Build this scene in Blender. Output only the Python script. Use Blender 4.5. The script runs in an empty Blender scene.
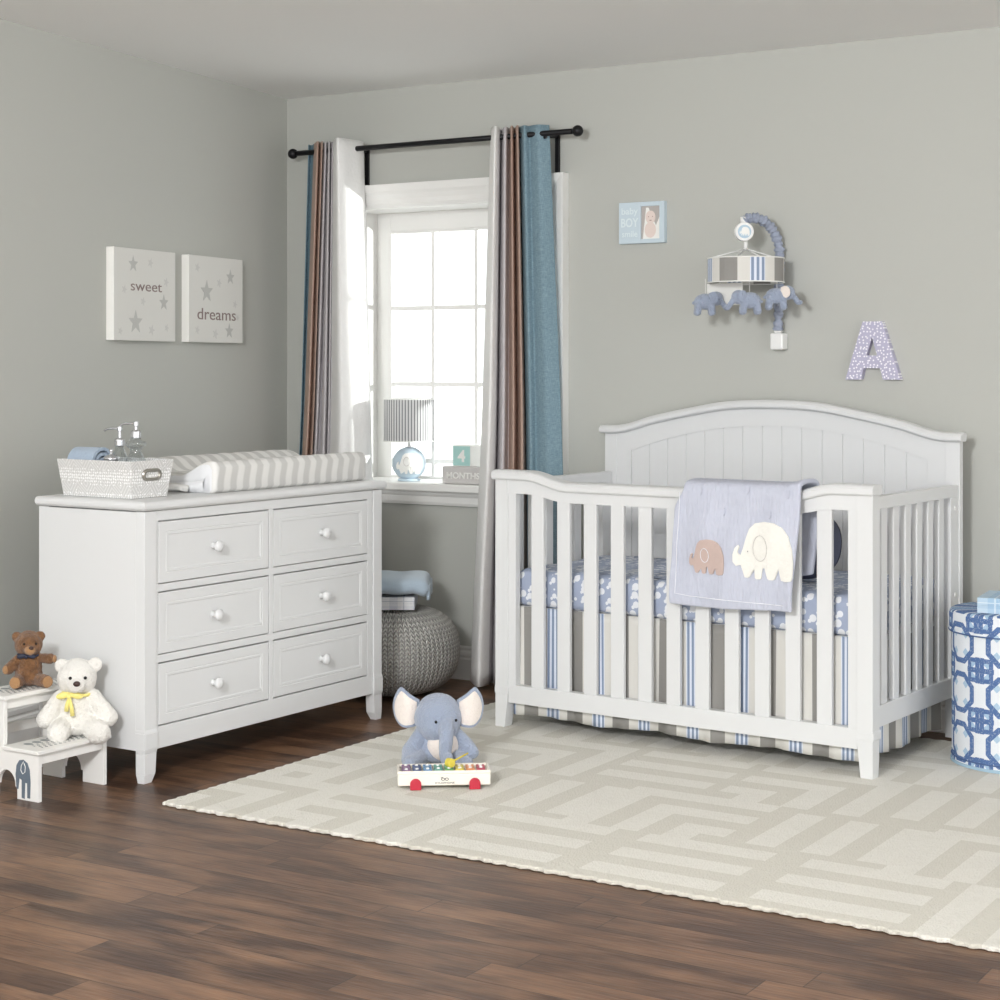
import bpy, bmesh, math, random
from mathutils import Vector, Matrix, Euler
random.seed(7)
scene = bpy.context.scene
COL = scene.collection
pi = math.pi
def sm(a, b, x):
    t = max(0, min(1, (x-a)/(b-a))); return t*t*(3-2*t)
def lerp(a, b, t): return a+(b-a)*t

# ---------------------------------------------------------------- materials
def lin(c):
    c = c/255
    return c/12.92 if c <= .04045 else ((c+.055)/1.055)**2.4
def rgb(r, g, b): return (lin(r), lin(g), lin(b), 1)

class V:                                   # a scalar socket with arithmetic
    def __init__(s, g, k): s.g = g; s.k = k
    def _m(s, op, *o): return s.g.math(op, s, *o)
    def __add__(s, o): return s._m('ADD', o)
    __radd__ = __add__
    def __sub__(s, o): return s._m('SUBTRACT', o)
    def __rsub__(s, o): return s.g.math('SUBTRACT', o, s)
    def __mul__(s, o): return s._m('MULTIPLY', o)
    __rmul__ = __mul__
    def __truediv__(s, o): return s._m('DIVIDE', o)
    def fract(s): return s._m('FRACT')
    def floor(s): return s._m('FLOOR')
    def abs(s): return s._m('ABSOLUTE')
    def sin(s): return s._m('SINE')
    def gt(s, o): return s._m('GREATER_THAN', o)
    def lt(s, o): return s._m('LESS_THAN', o)
    def max(s, o): return s._m('MAXIMUM', o)
    def min(s, o): return s._m('MINIMUM', o)
    def mod(s, o): return s._m('FLOORED_MODULO', o)
class G:
    def __init__(s, nt):
        s.nt = nt
        tc = nt.nodes.new('ShaderNodeTexCoord'); s.vec = tc.outputs['Object']
        sp = nt.nodes.new('ShaderNodeSeparateXYZ'); nt.links.new(s.vec, sp.inputs[0])
        s.x, s.y, s.z = (V(s, sp.outputs[i]) for i in range(3))
    def put(s, inp, v):
        if isinstance(v, V): s.nt.links.new(v.k, inp)
        elif isinstance(v, bpy.types.NodeSocket): s.nt.links.new(v, inp)
        else: inp.default_value = v
    def math(s, op, *a):
        n = s.nt.nodes.new('ShaderNodeMath'); n.operation = op
        for i, v in enumerate(a): s.put(n.inputs[i], v)
        return V(s, n.outputs[0])
    def mix(s, f, a, b):
        n = s.nt.nodes.new('ShaderNodeMix'); n.data_type = 'RGBA'
        s.put(n.inputs[0], f); s.put(n.inputs[6], a); s.put(n.inputs[7], b)
        return n.outputs[2]
    def xyz(s, x, y, z):
        n = s.nt.nodes.new('ShaderNodeCombineXYZ')
        for i, v in enumerate((x, y, z)): s.put(n.inputs[i], v)
        return n.outputs[0]
    def noise(s, scale, detail=2, vec=None):
        n = s.nt.nodes.new('ShaderNodeTexNoise'); n.inputs['Scale'].default_value = scale; n.inputs['Detail'].default_value = detail
        s.nt.links.new(vec or s.vec, n.inputs['Vector']); return V(s, n.outputs['Fac'])
    def white(s, vec):
        n = s.nt.nodes.new('ShaderNodeTexWhiteNoise'); s.nt.links.new(vec, n.inputs['Vector']); return V(s, n.outputs['Value'])
    def voro(s, scale, rand=1, vec=None, out='Distance', dim='3D'):
        n = s.nt.nodes.new('ShaderNodeTexVoronoi'); n.voronoi_dimensions = dim; n.inputs['Scale'].default_value = scale; n.inputs['Randomness'].default_value = rand
        s.nt.links.new(vec or s.vec, n.inputs['Vector']); return V(s, n.outputs[out])
    def atan2(s, a, b): return s.math('ARCTAN2', a, b)

def mat(name, color, rough=.55, bump=None, metal=0, sheen=0, fn=None, bfn=None, bd=.002, spec=.5, sss=0):
    m = bpy.data.materials.new(name); m.use_nodes = True
    nt = m.node_tree; b = nt.nodes['Principled BSDF']; g = G(nt)
    b.inputs['Base Color'].default_value = rgb(*color)
    b.inputs['Roughness'].default_value = rough; b.inputs['Metallic'].default_value = metal
    b.inputs['Specular IOR Level'].default_value = spec
    if sheen: b.inputs['Sheen Weight'].default_value = sheen; b.inputs['Sheen Roughness'].default_value = .6
    if fn: g.put(b.inputs['Base Color'], fn(g))
    h = None
    if bfn: h = bfn(g)
    elif bump: h = g.noise(bump[0], 3)*bump[1]
    if h is not None:
        bn = nt.nodes.new('ShaderNodeBump'); bn.inputs['Distance'].default_value = bd
        bn.inputs['Strength'].default_value = 1
        g.put(bn.inputs['Height'], h); nt.links.new(bn.outputs[0], b.inputs['Normal'])
    return m

def f_wood(g):
    w = .105; L = .95
    row = (g.y/w).floor()
    off = g.white(g.xyz(row, 3.1, 0))*7.0
    col = (g.x/L+off).floor()
    r = g.white(g.xyz(row, col, 1.7))
    gr = g.noise(9, 5, g.xyz(g.x*1.1+r*9, g.y*9, r*5))
    gr2 = g.noise(3, 3, g.xyz(g.x*1.3+r*3, g.y*4, r*5))
    base = g.mix(r, rgb(72, 48, 35), rgb(150, 112, 84))
    c = g.mix(gr.min(1), rgb(52, 36, 28), base)
    c = g.mix(((gr2-.42)*1.7).max(0), c, rgb(160, 122, 92))
    seam = ((g.y/w).fract()-.5).abs().gt(.485).max((((g.x/L+off).fract()-.5).abs()).gt(.4985))
    return g.mix(seam*.7, c, rgb(30, 20, 15))
def f_rug(g):
    # woven maze: every square holds either long bars one way, bars the other way, or nested corners
    c = .46
    X = g.x/c+.17; Y = g.y/c+.05
    cy = Y.floor(); X2 = X+cy*.5; cx = X2.floor()
    fx = X2.fract(); fy = Y.fract()
    h = g.white(g.xyz(cx, cy, 4.2))
    k = 3.0
    bx = (fx*k).fract().gt(.46)*(fy.gt(.10))*(fy.lt(.90))
    by = (fy*k).fract().gt(.46)*(fx.gt(.10))*(fx.lt(.90))
    nest = ((fx.max(fy))*k).fract().gt(.46)
    nest2 = (((1-fx).max(fy))*k).fract().gt(.46)
    a = h.lt(.30); b = h.gt(.30)*h.lt(.55); c1 = h.gt(.55)*h.lt(.80); d = h.gt(.80)
    pat = a*bx+b*by+c1*nest+d*nest2
    n = g.noise(60, 3); n2 = g.noise(9, 2)
    f = pat*.9+(n-.5)*.6+(n2-.5)*.5
    return g.mix(f.max(0).min(1), rgb(219, 215, 202), rgb(236, 233, 223))
def f_pad(g):
    w = ((g.z*9*6.28).sin()*.004+(g.y*8*6.28).sin()*.006)
    s = ((g.x+w)/.062).fract()
    return g.mix(((s-.5).abs()-.25)*9+.5, rgb(206, 205, 202), rgb(230, 229, 226))
def stripes(g, t):
    blue = ((t-.672).abs().lt(.115))*(((t-.56)/.09).fract().lt(.52))
    wht = (t-.672).abs().lt(.13)
    c = g.mix(t.lt(.335), rgb(221, 219, 213), rgb(150, 148, 144))
    c = g.mix(wht, c, rgb(226, 232, 244))
    return g.mix(blue, c, rgb(138, 154, 180))
def f_skirt(g): return stripes(g, ((g.x+g.y-.135)/.182).fract())
def f_sheet(g):
    d = g.voro(31, .5); d2 = g.voro(31, .5, g.xyz(g.x+.011, g.y+.006, g.z+.009))
    return g.mix(d.lt(.40).max(d2.lt(.2)), rgb(170, 180, 202), rgb(236, 238, 242))
def f_hamper(g):
    a = g.atan2(g.y, g.x)*(.2/.155); q = g.z/.155
    def cell(dx, dy):
        X = (a+dx).fract()-.5; Y = (q+dy).fract()-.5
        return X.abs(), Y.abs()
    X, Y = cell(0, 0)
    oc = X.max(Y).max((X+Y)*.72)
    ring = (oc-.36).abs().lt(.055)
    X2, Y2 = cell(.5, .5)
    lat = X2.min(Y2).lt(.05)*(X2.max(Y2).lt(.26))
    dm = (X2.max(Y2)-.2).abs().lt(.045)
    star = (X.max(Y).lt(.15)).max((X+Y).lt(.21))
    lb = (X2.max(Y2).lt(.155))*((X2+Y2).gt(.17))
    base = g.mix(lb, rgb(232, 236, 240), rgb(166, 194, 218))
    base = g.mix(oc.gt(.2)*oc.lt(.31)*((X-Y).abs().lt(.09)), base, rgb(176, 202, 222))
    f = ring.max(lat).max(dm)
    knit = g.noise(220, 1)
    c = g.mix(f, base, rgb(88, 116, 164))
    return g.mix((knit.gt(.6))*.25, c, rgb(222, 228, 236))
def knit(g):
    a = g.atan2(g.y, g.x)*(38/3.14159); q = g.z*62
    s = (a.fract()-.5).abs()
    t = (q+s*1.5).fract()
    return s, t
def f_pouf(g):
    s, t = knit(g)
    d = (s.gt(.40)).max((t-.5).abs().gt(.36))
    return g.mix(d, rgb(218, 216, 211), rgb(152, 150, 145))
def b_pouf(g):
    s, t = knit(g)
    return (1-s*1.6)*(1-(t-.5).abs()*1.6)
def f_plaid(g, a, b, c2):
    X = (g.x/.09).fract(); Y = (g.y/.07+g.z/.05).fract()
    f = (X.lt(.35))*.5+(Y.lt(.3))*.35
    l = ((X-.6).abs().lt(.03)).max((Y-.65).abs().lt(.03))
    return g.mix(l*.6, g.mix(f, rgb(*a), rgb(*b)), rgb(*c2))
def f_basket(g):
    d = g.voro(105, .25)
    X = ((g.x+g.y)/.075).fract(); Z = (g.z/.085).fract()
    dia = (((X-.5).abs()+(Z-.5).abs())*6).fract().gt(.55)
    base = g.mix(dia, rgb(205, 204, 202), rgb(220, 219, 217))
    return g.mix(d.lt(.36), base, rgb(247, 247, 246))
def f_stool(g):
    # small printed triangles and a few ovals on the steps
    X = g.x/.018; row = (g.y/.0165).floor(); Y = (g.y/.0165).fract()
    X = (X+row*.5).fract()
    d = ((X-.5).abs()+(Y-.5).abs()*.8).lt(.3)
    zone = g.x.gt(.035)*(g.y.mod(.135)-.068).abs().lt(.05)
    ov = ((g.x-.075).abs()/.03)
    up = g.z.gt(.12)
    d = d*zone*((g.y.mod(.135)).lt(.075).max(g.x.gt(.13)))
    e = (g.x/.032).fract()-.5; e2 = (g.y.mod(.135)-.094)/.018
    o = ((e*e*6+e2*e2).lt(.8))*(g.x.gt(.03))*(g.x.lt(.128))
    c = g.mix(d, rgb(238, 237, 233), rgb(88, 96, 104))
    return g.mix(o, c, rgb(150, 155, 158))
def f_denim(g):
    n = g.noise(60, 2, g.xyz(g.x*12, g.y*12, g.z)); n2 = g.noise(70, 2, g.xyz(g.x, g.y, g.z*9))
    return g.mix((n+n2)*1.2-.7, rgb(98, 124, 138), rgb(150, 174, 184))
def f_dots(g):
    d = g.voro(80, .75, g.xyz(g.x, g.z, 0), dim='2D')
    return g.mix(d.lt(.25), rgb(188, 185, 208), rgb(245, 243, 250))
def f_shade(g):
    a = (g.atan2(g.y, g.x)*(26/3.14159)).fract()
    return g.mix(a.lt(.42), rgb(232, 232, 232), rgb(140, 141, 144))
def f_drum(g): 
    a = (g.atan2(g.y, g.x)/(2*pi)*4+.60).fract()
    return stripes(g, a)
def f_quilt(g):
    gx = (g.x/.011).fract(); gz = (g.z/.03).fract()
    n = g.noise(35, 2)
    c = g.mix(n, rgb(194, 198, 213), rgb(203, 206, 219))
    return c
def b_quilt(g):
    return g.noise(55, 2, g.xyz(g.x*2.5, g.y, g.z*.35))*.6+g.noise(14, 2)*.9

WHITE = mat('white_lacquer', (224, 225, 225), .38, bump=(3, .1), bd=.001)
WALL = mat('grey_wall_paint', (189, 190, 184), .75, bump=(220, .3), bd=.0006)
TRIM = mat('trim_white', (238, 237, 234), .45)
CEIL = mat('ceiling_white', (245, 245, 243), .8)
FLOOR = mat('wood_floor', (90, 65, 50), .38, fn=f_wood, bfn=lambda g: g.noise(12, 3, g.xyz(g.x, g.y*8, 0)), bd=.0015, spec=.35)
RUG = mat('rug_pile', (225, 220, 210), .95, fn=f_rug, bfn=lambda g: g.noise(190, 3)+g.noise(45, 2)*.6, bd=.006, sheen=.2, spec=.1)
PAD = mat('pad_cover', (235, 235, 230), .85, fn=f_pad, spec=.2, bump=(40, .6))
PADW = mat('pad_end', (238, 239, 241), .85, spec=.2, bump=(25, .8))
SKIRT = mat('skirt_stripes', (220, 215, 205), .9, fn=f_skirt, spec=.1)
SHEET = mat('sheet_print', (160, 170, 205), .9, fn=f_sheet, spec=.15, bump=(18, .8))
HAMPER = mat('hamper_weave', (180, 200, 220), .8, fn=f_hamper, bump=(260, .6), spec=.2)
HAMPERT = mat('hamper_trim', (168, 196, 214), .7)
NAVY = mat('navy_piping', (74, 100, 146), .7)
POUF = mat('pouf_knit', (165, 163, 158), .95, fn=f_pouf, bfn=b_pouf, bd=.012, spec=.1)
PLAIDB = mat('plaid_blue', (170, 200, 225), .95, fn=lambda g: f_plaid(g, (168, 198, 222), (206, 222, 234), (236, 242, 246)), spec=.1, bump=(120, .8))
PLAIDG = mat('plaid_grey', (200, 200, 205), .95, fn=lambda g: f_plaid(g, (232, 232, 233), (200, 203, 212), (160, 166, 178)), spec=.1, bump=(120, .8))
BLUEFL = mat('blue_fleece', (180, 196, 210), .95, sheen=.4, spec=.1, bump=(160, .8))
BASKET = mat('basket_fabric', (230, 230, 230), .8, fn=f_basket, spec=.2)
NICKEL = mat('brushed_nickel', (176, 172, 164), .32, metal=1)
DARKM = mat('dark_metal', (34, 34, 36), .4, metal=.6)
SILVER = mat('pump_silver', (215, 215, 218), .2, metal=.9)
TOWEL = mat('blue_grey_towel', (166, 182, 200), .95, bump=(90, 1), bd=.004, sheen=.2)
STOOL = mat('stool_white', (240, 239, 235), .45)
STOOLP = mat('stool_step_print', (240, 239, 235), .5, fn=f_stool)
SLATE = mat('slate_print', (104, 116, 128), .6)
CANV = mat('canvas_face', (222, 221, 216), .85, bump=(300, .5), bd=.0008)
CANVE = mat('canvas_edge', (244, 243, 238), .85)
STAR = mat('star_grey', (192, 192, 188), .9)
STARL = mat('star_faint', (209, 208, 204), .9)
LETTER = mat('taupe_lettering', (140, 124, 120), .8)
DENIM = mat('blue_linen', (110, 142, 160), .9, fn=f_denim, spec=.1)
TAN = mat('tan_satin', (184, 158, 144), .6, spec=.3, bump=(90, .3))
GREYC = mat('lavender_grey_cloth', (206, 202, 204), .85, spec=.2)
WHITEC = mat('white_curtain', (238, 237, 235), .85, spec=.2, bump=(70, .8), bd=.003)
LAMPB = mat('lamp_blue_ceramic', (190, 208, 220), .3)
IVORY = mat('ivory_relief', (244, 244, 240), .5)
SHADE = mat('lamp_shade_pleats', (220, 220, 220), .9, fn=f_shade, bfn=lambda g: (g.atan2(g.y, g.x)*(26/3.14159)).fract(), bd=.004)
GREIGE = mat('block_grey', (206, 203, 201), .6)
MINT = mat('mint_face', (172, 214, 209), .6)
OFFW = mat('offwhite_paint', (240, 240, 236), .6)
QUILT = mat('quilt_cotton', (184, 195, 226), .9, fn=f_quilt, bfn=b_quilt, bd=.007, spec=.15)
QWHITE = mat('quilt_white_felt', (240, 238, 231), .95, bump=(70, 1), sheen=.3)
QTAN = mat('quilt_tan_felt', (198, 176, 168), .95, bump=(70, 1), sheen=.3)
STITCH = mat('stitch_grey', (205, 200, 196), .9)
STITCHW = mat('stitch_white', (240, 242, 248), .9)
PILLOW = mat('slate_pillow', (84, 88, 106), .9, bump=(50, .6))
PLUSHB = mat('plush_blue', (156, 167, 188), .95, bfn=lambda g: g.noise(180, 3)+g.noise(30, 2)*.8, bd=.006, sheen=.5, spec=.1)
PLUSHC = mat('plush_cream', (242, 232, 224), .95, bump=(180, 1), bd=.004, sheen=.4, spec=.1)
FURW = mat('fur_white', (246, 243, 236), .98, bfn=lambda g: g.noise(260, 4)+g.noise(60, 3)*.6, bd=.006, sheen=.4, spec=.05)
FURB = mat('fur_brown', (140, 94, 54), .98, fn=lambda g: g.mix(g.noise(70, 4)*1.8-.4, rgb(84, 54, 32), rgb(146, 104, 66)), bfn=lambda g: g.noise(240, 4), bd=.006, sheen=.3, spec=.05)
FURT = mat('fur_tan', (168, 128, 88), .98, bump=(240, 1), bd=.004, sheen=.3, spec=.05)
NOSE = mat('nose_brown', (66, 44, 38), .4)
EYE = mat('eye_black', (20, 18, 18), .15)
YEL = mat('yellow_ribbon', (240, 226, 130), .5, sheen=.3)
NAVYR = mat('navy_ribbon', (36, 42, 62), .6)
TOYW = mat('toy_cream', (242, 236, 224), .45)
RED = mat('toy_red', (190, 44, 64), .4)
MALY = mat('mallet_yellow', (226, 208, 84), .4)
TEXTD = mat('dark_print', (70, 66, 70), .6)
SLEEVE = mat('gathered_blue_sleeve', (160, 168, 186), .9, bfn=lambda g: g.noise(60, 2, g.xyz(g.x*.4, g.y*.4, g.z*1.5)), bd=.01)
DRUM = mat('mobile_drum', (215, 210, 200), .9, fn=f_drum)
PLAST = mat('white_plastic', (242, 242, 240), .35)
PALEB = mat('pale_blue', (182, 206, 222), .55)
FRAMEB = mat('frame_pale_blue', (204, 219, 228), .5)
FRAMEL = mat('frame_lettering', (226, 238, 242), .5)
DOTS = mat('lilac_dots', (188, 185, 208), .7, fn=f_dots)
SKIN = mat('photo_skin', (232, 216, 208), .7)
SKIN2 = mat('photo_skin_shade', (186, 160, 150), .7)
PHOTOB = mat('photo_backdrop', (186, 180, 176), .7)
BACKW = mat('panel_white', (236, 235, 230), .8)

def glass_mat(name, tint=(250, 252, 252), gl=.08):
    m = bpy.data.materials.new(name); m.use_nodes = True; nt = m.node_tree
    nt.nodes.remove(nt.nodes['Principled BSDF']); out = nt.nodes['Material Output']
    t = nt.nodes.new('ShaderNodeBsdfTransparent'); t.inputs[0].default_value = rgb(*tint)
    s = nt.nodes.new('ShaderNodeBsdfGlossy'); s.inputs['Roughness'].default_value = .03
    mx = nt.nodes.new('ShaderNodeMixShader'); fr = nt.nodes.new('ShaderNodeLayerWeight'); fr.inputs[0].default_value = .12
    ad = nt.nodes.new('ShaderNodeMath'); ad.operation = 'ADD'; ad.inputs[1].default_value = gl
    nt.links.new(fr.outputs['Facing'], ad.inputs[0]); nt.links.new(ad.outputs[0], mx.inputs[0])
    nt.links.new(t.outputs[0], mx.inputs[1]); nt.links.new(s.outputs[0], mx.inputs[2]); nt.links.new(mx.outputs[0], out.inputs[0])
    return m
GLASS = glass_mat('window_glass', (248, 250, 250), .02)
BOTTLE = glass_mat('bottle_glass', (243, 246, 247), .10)

# ---------------------------------------------------------------- mesh tools
class MB:
    def __init__(s): s.v = []; s.f = []; s.m = []; s.mi = 0
    def mat(s, i): s.mi = i; return s
    def add(s, vs, fs):
        o = len(s.v); s.v += [tuple(v) for v in vs]
        for f in fs: s.f.append([o+i for i in f]); s.m.append(s.mi)
        return s
    def box(s, x0, x1, y0, y1, z0, z1):
        vs = [(x, y, z) for z in (z0, z1) for y in (y0, y1) for x in (x0, x1)]
        return s.add(vs, [(0, 2, 3, 1), (4, 5, 7, 6), (0, 1, 5, 4), (2, 6, 7, 3), (0, 4, 6, 2), (1, 3, 7, 5)])
    def prism(s, poly, d0, d1, axis='y', T=None):
        n = len(poly)
        def P(a, b, d): return (a, d, b) if axis == 'y' else ((d, a, b) if axis == 'x' else (a, b, d))
        vs = [P(a, b, d0) for a, b in poly]+[P(a, b, d1) for a, b in poly]
        if T: vs = [T(*v) for v in vs]
        ar = sum(poly[i][0]*poly[(i+1) % n][1]-poly[(i+1) % n][0]*poly[i][1] for i in range(n))
        fs = [list(range(n)), list(range(2*n-1, n-1, -1))]+[(i, n+i, n+(i+1) % n, (i+1) % n) for i in range(n)]
        return s.add(vs, fs)
    def hexa(s, a, b):                     # two quads (lists of 4 points) joined
        return s.add(list(a)+list(b), [(3, 2, 1, 0), (4, 5, 6, 7), (0, 1, 5, 4), (1, 2, 6, 5), (2, 3, 7, 6), (3, 0, 4, 7)])
    def grid(s, fn, nu, nv, cu=False, cv=False, mf=None):
        U = nu if cu else nu+1; W = nv if cv else nv+1
        vs = [fn(i/nu, j/nv) for j in range(W) for i in range(U)]
        o = len(s.v); s.v += [tuple(v) for v in vs]
        for j in range(nv):
            for i in range(nu):
                a = j*U+i; b = j*U+(i+1) % U; c = ((j+1) % W)*U+(i+1) % U; d = ((j+1) % W)*U+i
                s.f.append([o+a, o+b, o+c, o+d]); s.m.append(mf(i, j) if mf else s.mi)
        return s
    def lathe(s, prof, c=(0, 0, 0), seg=32, caps=True, wob=None):
        n = len(prof); o = len(s.v)
        for r, z in prof:
            for k in range(seg):
                a = 2*pi*k/seg; s.v.append((c[0]+r*math.cos(a), c[1]+r*math.sin(a), c[2]+z))
        for j in range(n-1):
            for k in range(seg):
                s.f.append([o+j*seg+k, o+j*seg+(k+1) % seg, o+(j+1)*seg+(k+1) % seg, o+(j+1)*seg+k]); s.m.append(s.mi)
        if caps:
            s.f.append([o+k for k in range(seg-1, -1, -1)]); s.m.append(s.mi)
            s.f.append([o+(n-1)*seg+k for k in range(seg)]); s.m.append(s.mi)
        return s
    def tube(s, pts, r, seg=10, caps=True):
        pts = [Vector(p) for p in pts]; n = len(pts); o = len(s.v)
        rs = r if isinstance(r, (list, tuple)) else [r]*n
        up = None
        for i, p in enumerate(pts):
            d = (pts[min(i+1, n-1)]-pts[max(i-1, 0)]).normalized()
            if up is None:
                up = Vector((0, 0, 1)) if abs(d.z) < .9 else Vector((1, 0, 0))
            a = d.cross(up).normalized(); b = a.cross(d).normalized(); up = b
            for k in range(seg):
                t = 2*pi*k/seg; q = p+a*math.cos(t)*rs[i]+b*math.sin(t)*rs[i]; s.v.append(tuple(q))
        for i in range(n-1):
            for k in range(seg):
                s.f.append([o+i*seg+k, o+i*seg+(k+1) % seg, o+(i+1)*seg+(k+1) % seg, o+(i+1)*seg+k]); s.m.append(s.mi)
        if caps:
            s.f.append([o+k for k in range(seg)]); s.m.append(s.mi)
            s.f.append([o+(n-1)*seg+k for k in range(seg-1, -1, -1)]); s.m.append(s.mi)
        return s
    def ell(s, c, r, rot=None, nu=20, nv=14):
        R = Euler(rot).to_matrix() if rot else Matrix.Identity(3)
        if not isinstance(r, (tuple, list)): r = (r, r, r)
        C = Vector(c); o = len(s.v)
        s.v.append(tuple(C+R@Vector((0, 0, -r[2]))))
        for j in range(1, nv):
            ph = -pi/2+pi*j/nv
            for i in range(nu):
                t = 2*pi*i/nu
                s.v.append(tuple(C+R@Vector((r[0]*math.cos(ph)*math.cos(t), r[1]*math.cos(ph)*math.sin(t), r[2]*math.sin(ph)))))
        s.v.append(tuple(C+R@Vector((0, 0, r[2])))); top = len(s.v)-1
        for i in range(nu): s.f.append([o, o+1+(i+1) % nu, o+1+i]); s.m.append(s.mi)
        for j in range(nv-2):
            for i in range(nu):
                a = o+1+j*nu; s.f.append([a+i, a+(i+1) % nu, a+nu+(i+1) % nu, a+nu+i]); s.m.append(s.mi)
        for i in range(nu): a = o+1+(nv-2)*nu; s.f.append([a+i, a+(i+1) % nu, top]); s.m.append(s.mi)
        return s
    def caps(s, a, b, ra, rb, n=6):         # a tapered limb as a chain of balls
        a = Vector(a); b = Vector(b)
        for i in range(n+1): t = i/n; s.ell(a.lerp(b, t), lerp(ra, rb, t), nu=14, nv=10)
        return s
    def panel(s, x0, x1, z0, z1, rings, yb):   # front panel with routed rings; rings = [(inset, y)]
        o = len(s.v)
        for ins, y in rings:
            s.v += [(x0+ins, y, z0+ins), (x1-ins, y, z0+ins), (x1-ins, y, z1-ins), (x0+ins, y, z1-ins)]
        for k in range(len(rings)-1):
            a = o+4*k
            for i in range(4): s.f.append([a+i, a+(i+1) % 4, a+4+(i+1) % 4, a+4+i]); s.m.append(s.mi)
        a = o+4*(len(rings)-1); s.f.append([a, a+1, a+2, a+3]); s.m.append(s.mi)
        b = len(s.v); s.v += [(x0, yb, z0), (x1, yb, z0), (x1, yb, z1), (x0, yb, z1)]
        for i in range(4): s.f.append([b+i, b+(i+1) % 4, o+(i+1) % 4, o+i]); s.m.append(s.mi)
        s.f.append([b+3, b+2, b+1, b]); s.m.append(s.mi)
        return s
    def build(s, name, mats, parent=None, bevel=0, smooth=False, segs=2, fixn=True, loc=None, rot=None):
        me = bpy.data.meshes.new(name); me.from_pydata(s.v, [], s.f)
        mats = mats if isinstance(mats, (list, tuple)) else [mats]
        for m in mats: me.materials.append(m)
        me.polygons.foreach_set('material_index', s.m)
        if fixn:
            bm = bmesh.new(); bm.from_mesh(me); bmesh.ops.recalc_face_normals(bm, faces=bm.faces[:]); bm.to_mesh(me); bm.free()
        if smooth: me.polygons.foreach_set('use_smooth', [True]*len(me.polygons))
        o = bpy.data.objects.new(name, me); COL.objects.link(o)
        if bevel:
            b = o.modifiers.new('bevel', 'BEVEL'); b.width = bevel; b.segments = segs; b.limit_method = 'ANGLE'; b.angle_limit = math.radians(35)
        if parent: o.parent = parent
        if loc: o.location = loc
        if rot: o.rotation_euler = rot
        return o

def thing(name, label, cat, loc=(0, 0, 0), rz=0, group=None, parent_rot=None):
    o = bpy.data.objects.new(name, None); COL.objects.link(o); o.empty_display_size = .05
    o.location = loc; o.rotation_euler = parent_rot or (0, 0, rz)
    o['label'] = label; o['category'] = cat
    if group: o['group'] = group
    return o
def tag(o, label, cat, group=None):
    o['label'] = label; o['category'] = cat
    if group: o['group'] = group
    return o
def struct(o): o['kind'] = 'structure'; return o
def place(o, loc, rz=0): o.location = loc; o.rotation_euler = (0, 0, rz); return o
def child(name, parent, loc=(0, 0, 0), rot=(0, 0, 0)):
    o = bpy.data.objects.new(name, None); COL.objects.link(o); o.empty_display_size = .03
    o.parent = parent; o.location = loc; o.rotation_euler = rot; return o

def soft(o, voxel=.004, smooth=6, disp=0, dscale=.03):     # fuse overlapping balls into one skin
    m = o.modifiers.new('r', 'REMESH'); m.mode = 'VOXEL'; m.voxel_size = voxel
    m = o.modifiers.new('s', 'SMOOTH'); m.iterations = smooth; m.factor = .5
    if disp:
        t = bpy.data.textures.new('fur', 'CLOUDS'); t.noise_scale = dscale; t.noise_depth = 2
        m = o.modifiers.new('d', 'DISPLACE'); m.texture = t; m.strength = disp; m.mid_level = .5
    dg = bpy.context.evaluated_depsgraph_get(); ev = o.evaluated_get(dg)
    me = bpy.data.meshes.new_from_object(ev); me.polygons.foreach_set('use_smooth', [True]*len(me.polygons))
    o.modifiers.clear(); o.data = me
    return o

def text(name, s, m, parent, x0, x1, zb, cap, y, thick=.001, axis='y', bold=0):
    # lettering fitted between x0 and x1, baseline zb, capital height cap, standing in the plane y
    c = bpy.data.curves.new(name, 'FONT'); c.body = s; c.size = 1; c.extrude = .5; c.resolution_u = 4; c.offset = bold
    o = bpy.data.objects.new(name, c); COL.objects.link(o)
    dg = bpy.context.evaluated_depsgraph_get(); me = bpy.data.meshes.new_from_object(o.evaluated_get(dg))
    bpy.data.objects.remove(o)
    xs = [v.co.x for v in me.vertices]; a, b = min(xs), max(xs)
    for v in me.vertices:
        X = x0+(v.co.x-a)/(b-a)*(x1-x0); Z = zb+v.co.y/.73*cap; Y = y-(v.co.z+.5)*thick
        v.co = (X, Y, Z)
    me.materials.clear(); me.materials.append(m)
    o = bpy.data.objects.new(name, me); COL.objects.link(o); o.parent = parent
    return o

def catmull(pts, n=6):
    out = []
    P = [pts[0]]+list(pts)+[pts[-1]]
    for i in range(1, len(P)-2):
        for k in range(n):
            t = k/n; q = []
            for d in range(len(P[i])):
                p0, p1, p2, p3 = P[i-1][d], P[i][d], P[i+1][d], P[i+2][d]
                q.append(.5*((2*p1)+(-p0+p2)*t+(2*p0-5*p1+4*p2-p3)*t*t+(-p0+3*p1-3*p2+p3)*t**3))
            out.append(tuple(q))
    out.append(tuple(pts[-1])); return out

# an appliqued elephant in profile, facing left; x 0..1, z 0..0.87
ELE = [(.14, .43), (.10, .50), (.12, .57), (.165, .535), (.155, .505), (.19, .47), (.215, .55), (.21, .64), (.26, .76), (.35, .845), (.50, .875), (.68, .865),
       (.82, .80), (.92, .68), (.985, .48), (1.0, .28), (.985, .06), (.96, .015), (.86, .0), (.79, .015), (.785, .16), (.745, .185), (.70, .17),
       (.685, .03), (.655, .01), (.59, .01), (.565, .03), (.56, .16), (.52, .19), (.485, .17), (.465, .03), (.44, .01), (.385, .01), (.36, .03), (.345, .16),
       (.32, .19), (.285, .16), (.265, .04), (.24, .02), (.185, .025), (.165, .08), (.20, .24), (.165, .30), (.12, .25), (.05, .215), (.0, .27), (.0, .36), (.04, .46), (.09, .53), (.115, .50), (.075, .40), (.075, .33), (.12, .34)]
ELE = ELE[4:]+[]                            # keep one simple loop
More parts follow.
